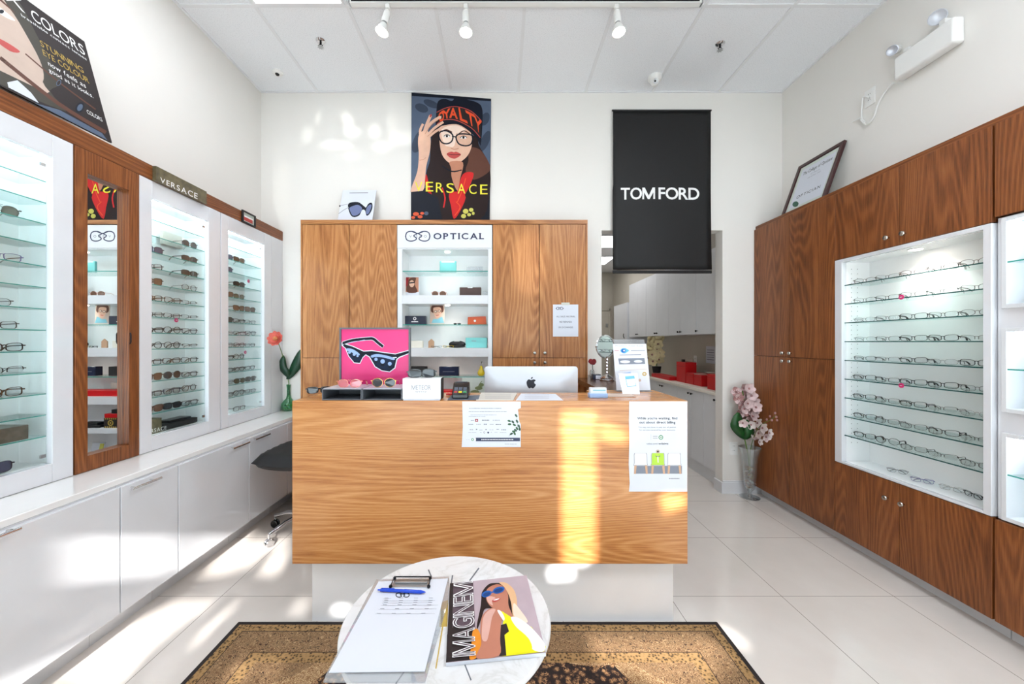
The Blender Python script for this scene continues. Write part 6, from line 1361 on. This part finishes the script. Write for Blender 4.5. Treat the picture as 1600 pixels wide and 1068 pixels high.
def rb(px0, px1, X, h, dep, m, label, name='red_box', zb0=None):
    y1_, y0_ = YO(px0, X), YO(px1, X); z_ = zc_+.0006 if zb0 is None else zb0
    t = thing(name, (X+dep/2, (y0_+y1_)/2, z_), label, 'box', 'red boxes on the back room counter'); B('box', m, t, (X, X+dep, y0_, y1_, z_, z_+h), bevel=.002); B('lid_edge', 'dark_red', t, (X-.001, X, y0_+.002, y1_-.002, z_+h*.78, z_+h*.8)); return t
rb(1057, 1071, 2.16, .24, .13, 'red_card', 'tall red box on the back room counter, leftmost standing box'); rb(1072, 1083, 2.16, .125, .16, 'red_card', 'red open box between the tall red box and the low red box'); rb(1084, 1096, 2.16, .12, .16, 'red_card', 'low red box with papers on the back room counter'); rb(1105, 1119, 2.12, .155, .16, 'red_card', 'red box nearest the doorway on the back room counter')
rb(1018, 1046, 2.10, .045, .14, 'red_card', 'flat red box under the cream orchid on the back room counter', 'flat_red_box')
for i, px in enumerate((1089, 1108)): y_ = YO(px, 2.2); t = B('paper_sheet', 'cream_paper', None, (2.17, 2.29, y_-.03, y_+.03, zc_+(.121 if i == 0 else .157), zc_+(.126 if i == 0 else .162))); props(t, 'loose papers lying on the red box '+('farther in' if i == 0 else 'nearest the doorway'), 'paper')
yb2 = YO(1068, 2.2); t = B('spray_cap', 'black_matte', None, (2.19, 2.22, yb2, yb2+.03, zc_+.2408, zc_+.27)); props(t, 'small black object on top of the tall red box', 'cap')
yb2 = YO(1077, 2.35); t = B('file_folder', 'cream_paper', None, (2.33, 2.345, yb2-.12, yb2+.05, zc_+.0006, zc_+.27)); props(t, 'cream folder standing behind the red boxes', 'folder')
yb2 = YO(1110, 2.458); t = thing('paper_notice', (2.457, yb2, 1.15), 'paper notice pinned on the back room wall above the red boxes', 'paper notice'); B('sheet', 'white_paper', t, (2.4555, 2.457, yb2-.10, yb2+.09, 1.13, 1.33)); b = MB('mid_ink')
for j in range(5): b.box(2.4548, 2.4553, yb2-.08, yb2+.07, 1.17+j*.028, 1.176+j*.028)
b.build('print', t)
yb2 = YO(1087, 2.458); outlet((2.4575, yb2, 1.15), (0, 1, 0), (-1, 0, 0), 'white electric outlet on the back room wall above the red boxes')
yo_ = YO(1026, 2.20); t = thing('artificial_orchid', (2.2, yo_, zc_+.047), 'cream orchid in a dark pot on the back room counter', 'flower')
MB('black_matte').lathe((2.2, yo_, zc_+.0466), [(.0, 0), (.05, 0), (.062, .09), (.055, .09), (0, .085)], 20).build('pot', t); MB('stem').tube([(2.2, yo_, zc_+.12), (2.2, yo_, zc_+.5)], .006, 6).build('stem', t)
for i in range(22):
    c_ = Vector((2.18+R_.uniform(-.09, .06), yo_+R_.uniform(-.08, .08)-.03, zc_+.19+R_.uniform(0, .42))); b = MB('petal_cream'); bloom(b, c_, .075, 'petal_cream', 'petal_cream', (R_.uniform(-.6, .1), -1, R_.uniform(-.2, .3))); b.build('blossom', t)
t = B('conduit_pipe', 'steel', None, (1.98, 2.01, 6.2, 6.23, 1.3, 2.9)); bpy.data.objects.remove(t)
xq = at(970.5, 0, 7.9).x; t = MB('steel').tube([(xq, 7.9, 0.001), (xq, 7.9, 2.898)], .022, 10).build('conduit_pipe'); props(t, 'thin vertical pipe at the far end of the back room', 'pipe')
xq = at(991, 0, 8.0).x; 
if xq < 2.4: t = MB('steel').tube([(min(xq, 2.3), 8.0, 2.05), (min(xq, 2.3), 8.0, 2.898)], .08, 16).build('air_duct'); props(t, 'wide round metal duct at the far end of the back room', 'duct')

# ================================================================== RUG AND TABLE
b = MB('rug_pile'); b.box(RX0, RX1, RY0, RY1, .0005, .009); o = b.build('area_rug', origin=((RX0+RX1)/2, (RY0+RY1)/2, 0), label='dark bordered persian rug with beige and brown pattern in front of desk', cat='rug', bevel=.003)
TX, TYc, TR, TZ = -.150, 1.075, .292, .60
HT = EYE-TZ
t = thing('side_table', (TX, TYc, .009), 'round white marble side table with inlaid metal lines on the rug', 'table')
MB('white_marble').lathe((TX, TYc, TZ), [(0, -.018), (TR-.004, -.018), (TR, -.014), (TR, -.004), (TR-.003, 0), (0, 0)], 96, cap=False).build('tabletop', t)
pr = Print((0, 0, TZ), (0, 0, 1), 480, 850, .2625, .0003)
pr.build('inlay_plate', t) if 0 else None
for l in ([(722, 152), (740, 195)], [(865, 185), (858, 232)], [(1022, 142), (968, 215)], [(808, 480), (766, 738)], [(935, 708), (975, 808)], [(575, 762), (528, 828)]): pr = Print((0, 0, TZ), (0, 0, 1), 480, 850, .2625, .0003); pr.line(l, 8, 'gold_ink' if l[0][0] == 808 else 'charcoal', 1, smooth=False); pr.build('inlay', t)
pr = Print((0, 0, TZ), (0, 0, 1), 480, 850, .2625, .0003); pr.poly([(800, 345), (840, 330), (834, 490), (785, 492)], 'gold_ink', 1); pr.build('inlay', t)
for k_ in range(3):
    th = 2*PI*k_/3+.5; d_ = Vector((math.cos(th), math.sin(th), 0)); MB('gold').tube([Vector((TX, TYc, TZ-.019))+d_*.06, Vector((TX, TYc, .012))+d_*.20], .009, 10).build('leg', t)
B('leg_plate', 'gold', t, (TX-.07, TX+.07, TYc-.07, TYc+.07, TZ-.024, TZ-.0185))
PT = ((0, 0, TZ+.003), (0, 0, 1))
def tp(x, y, z=TZ+.003): q = onplane(480+x*.2625, 850+y*.2625, (0, 0, z), (0, 0, 1)); return q
# acrylic clipboard
t = thing('clipboard', tp(450, 500), 'clear acrylic clipboard with a blank form on the marble table', 'clipboard')
cq = [tp(412, 208), tp(845, 190), tp(842, 330), tp(702, 820), tp(95, 818), tp(110, 775)]
MB('acrylic').prism([(v.x, v.y, TZ+.0006) for v in cq], (0, 0, .003)).build('board', t, smooth=False, bevel=.0008)
zq = TZ+.0042; pp = [tp(x, y, zq) for x, y in ((425, 222), (838, 203), (700, 756), (128, 763))]; MB('white_paper').prism([(v.x, v.y, TZ+.0037) for v in pp], (0, 0, .0012)).build('paper_form', t, smooth=False)
pr = Print((0, 0, TZ+.005), (0, 0, 1), 480, 850, .2625, .0003)
logo(pr, 548, 588, 302, 19, 12, 5, 'ink')
for y_, x0_, x1_ in ((325, 450, 500), (338, 448, 760), (350, 446, 740), (365, 440, 780), (388, 425, 770), (415, 405, 760)):
    pr.line([(x0_, y_), (x1_, y_-3)], 1.4, 'grey_ink', 1, smooth=False)
    for k_ in range(4): pr.rect(x0_+10+k_*88, y_-6, x0_+34+k_*88, y_-4, 'mid_ink', 1)
pr.build('print', t)
c0, c1 = tp(515, 205, TZ+.01), tp(725, 205, TZ+.01); dv = (c1-c0)
cl = MB('steel'); cm = (tp(505, 235, TZ+.01)+tp(725, 235, TZ+.01))/2
cl.box(cm.x-.058, cm.x+.058, cm.y-.010, cm.y+.028, TZ+.0050, TZ+.0075); cl.box(cm.x-.052, cm.x+.052, cm.y+.004, cm.y+.012, TZ+.0075, TZ+.013)
cl.build('clip', t, bevel=.001)
cw = MB('dark_metal'); cw.tube([(cm.x-.060, cm.y-.012, TZ+.010), (cm.x-.060, cm.y+.03, TZ+.014), (cm.x+.060, cm.y+.03, TZ+.014), (cm.x+.060, cm.y-.012, TZ+.010)], .0022, 6)
for s_ in (-1, 1): cw.ball((cm.x+s_*.060, cm.y-.012, TZ+.010), .0058, 10); cw.ball((cm.x+s_*.058, cm.y+.026, TZ+.012), .0052, 10)
cw.build('clip_wire', t)
a_, c_ = tp(420, 270, TZ+.011), tp(705, 284, TZ+.011); t = thing('pen', (a_+c_)/2-Vector((0, 0, .006)), 'blue ballpoint pen lying on the clipboard', 'pen')
d_ = (c_-a_); MB('blue_pen').tube([a_+d_*k_ for k_ in (0, .05, .06, .55, .56, .9, .97, 1)], [.0018, .0022, .0044, .0048, .0052, .005, .0025, .001], 12).build('barrel', t); MB('blue_pen').tube([a_+d_*.08+Vector((0, 0, .0055)), a_+d_*.35+Vector((0, 0, .006))], .0014, 6).build('clip', t)
# magazine (crop frame 690,890 scale .1405)
ZM = TZ+.0105
def mp(x, y, z=ZM): return onplane(690+x*.1405, 890+y*.1405, (0, 0, z), (0, 0, 1))
t = thing('magazine', mp(600, 550)-Vector((0, 0, .01)), 'thick fashion magazine with a woman in blue sunglasses on the marble table', 'magazine')
qm = [mp(92, 150), mp(945, 58), mp(1160, 915), mp(48, 1028)]
MB('white_paper').prism([(v.x, v.y, TZ+.0006) for v in qm], (0, 0, .0088)).build('pages', t, smooth=False)
MB('mauve_bg').prism([(v.x, v.y, TZ+.0096) for v in qm], (0, 0, .0008)).build('cover', t, smooth=False)
pr = Print((0, 0, TZ+.0104), (0, 0, 1), 690, 890, .1405, .0003)
pr.poly([(92, 150), (350, 122), (370, 560), (395, 992), (48, 1028)], 'mauve_dark', 1); pr.poly([(92, 150), (130, 146), (120, 560), (110, 1022), (48, 1028)], 'mag_dark', 2)
pr.poly([(60, 720), (140, 620), (300, 640), (420, 760), (400, 990), (50, 1026)], 'mag_dark', 2, False); pr.poly([(345, 690), (400, 660), (440, 760), (430, 900), (380, 985), (310, 990), (330, 850)], 'bag_orange', 3, True)
pr.poly([(450, 250), (520, 165), (600, 148), (690, 160), (760, 215), (800, 300), (830, 400), (800, 480), (780, 540), (730, 520), (720, 420), (560, 430), (480, 440), (450, 520), (400, 660), (395, 600), (430, 430), (440, 340)], 'hair_dark', 4, True)
pr.poly([(640, 145), (720, 150), (800, 220), (835, 320), (850, 430), (950, 560), (860, 590), (800, 540), (785, 470), (775, 380), (745, 280), (700, 200)], 'hair_blond', 5, True); pr.poly([(800, 380), (850, 420), (960, 580), (860, 580), (800, 500)], 'hair_fair', 6, True)
pr.poly([(500, 230), (560, 180), (640, 165), (710, 215), (740, 290), (745, 400), (790, 530), (700, 510), (640, 440), (560, 420), (520, 380), (495, 320)], 'skin_tan', 5, True)
pr.poly([(505, 310), (560, 300), (600, 320), (560, 350), (570, 400), (520, 370)], 'skin_tan_light', 6, True)
pr.poly([(560, 350), (600, 325), (655, 322), (620, 355), (580, 365)], 'lips', 7, True); pr.poly([(572, 346), (610, 330), (645, 326), (610, 345)], 'white_ink', 8, True); pr.line([(560, 295), (575, 305), (600, 295)], 5, 'skin_dark', 7)
pr.ell(500, 275, 58, 34, 'glass_blue', 8, -.35); pr.ell(635, 232, 68, 36, 'glass_blue', 8, -.3); pr.ell(502, 278, 42, 20, 'glass_blue2', 9, -.35); pr.ell(634, 236, 52, 22, 'glass_blue2', 9, -.3); pr.line([(540, 262), (580, 250)], 14, 'glass_blue', 8, smooth=False)
pr.poly([(600, 435), (680, 470), (790, 540), (1000, 640), (1160, 860), (1140, 915), (700, 965), (640, 960), (660, 700), (690, 560)], 'dress_yellow', 5, False)
pr.poly([(770, 535), (860, 545), (1000, 650), (1140, 820), (1130, 915), (1010, 890), (960, 760), (830, 640)], 'dress_white', 6, True); pr.poly([(860, 740), (960, 760), (1000, 900), (800, 930)], 'dress_yellow', 7, True)
pr.poly([(660, 620), (720, 600), (750, 690), (700, 730), (720, 960), (640, 965), (650, 760)], 'mag_dark', 7, False)
pr.poly([(430, 700), (440, 560), (480, 480), (560, 430), (640, 440), (680, 520), (660, 620), (650, 780), (640, 960), (390, 990), (440, 840)], 'skin_tan', 8, True); pr.poly([(450, 640), (470, 520), (540, 450), (600, 450), (560, 540), (530, 700), (500, 800), (450, 780)], 'skin_tan_light', 9, True)
pr.poly([(620, 460), (660, 470), (700, 540), (690, 575), (650, 520)], 'dress_white', 10, True)
pr.text('IMAGINEM', [(120, 985), (135, 165), (345, 135), (378, 960)], 'white_ink', 11, off=.012, gap=.06); pr.text('IMAGINEM', [(120, 985), (135, 165), (345, 135), (378, 960)], 'mauve_dark', 12, off=-.018, gap=.06)
pr.build('print', t)
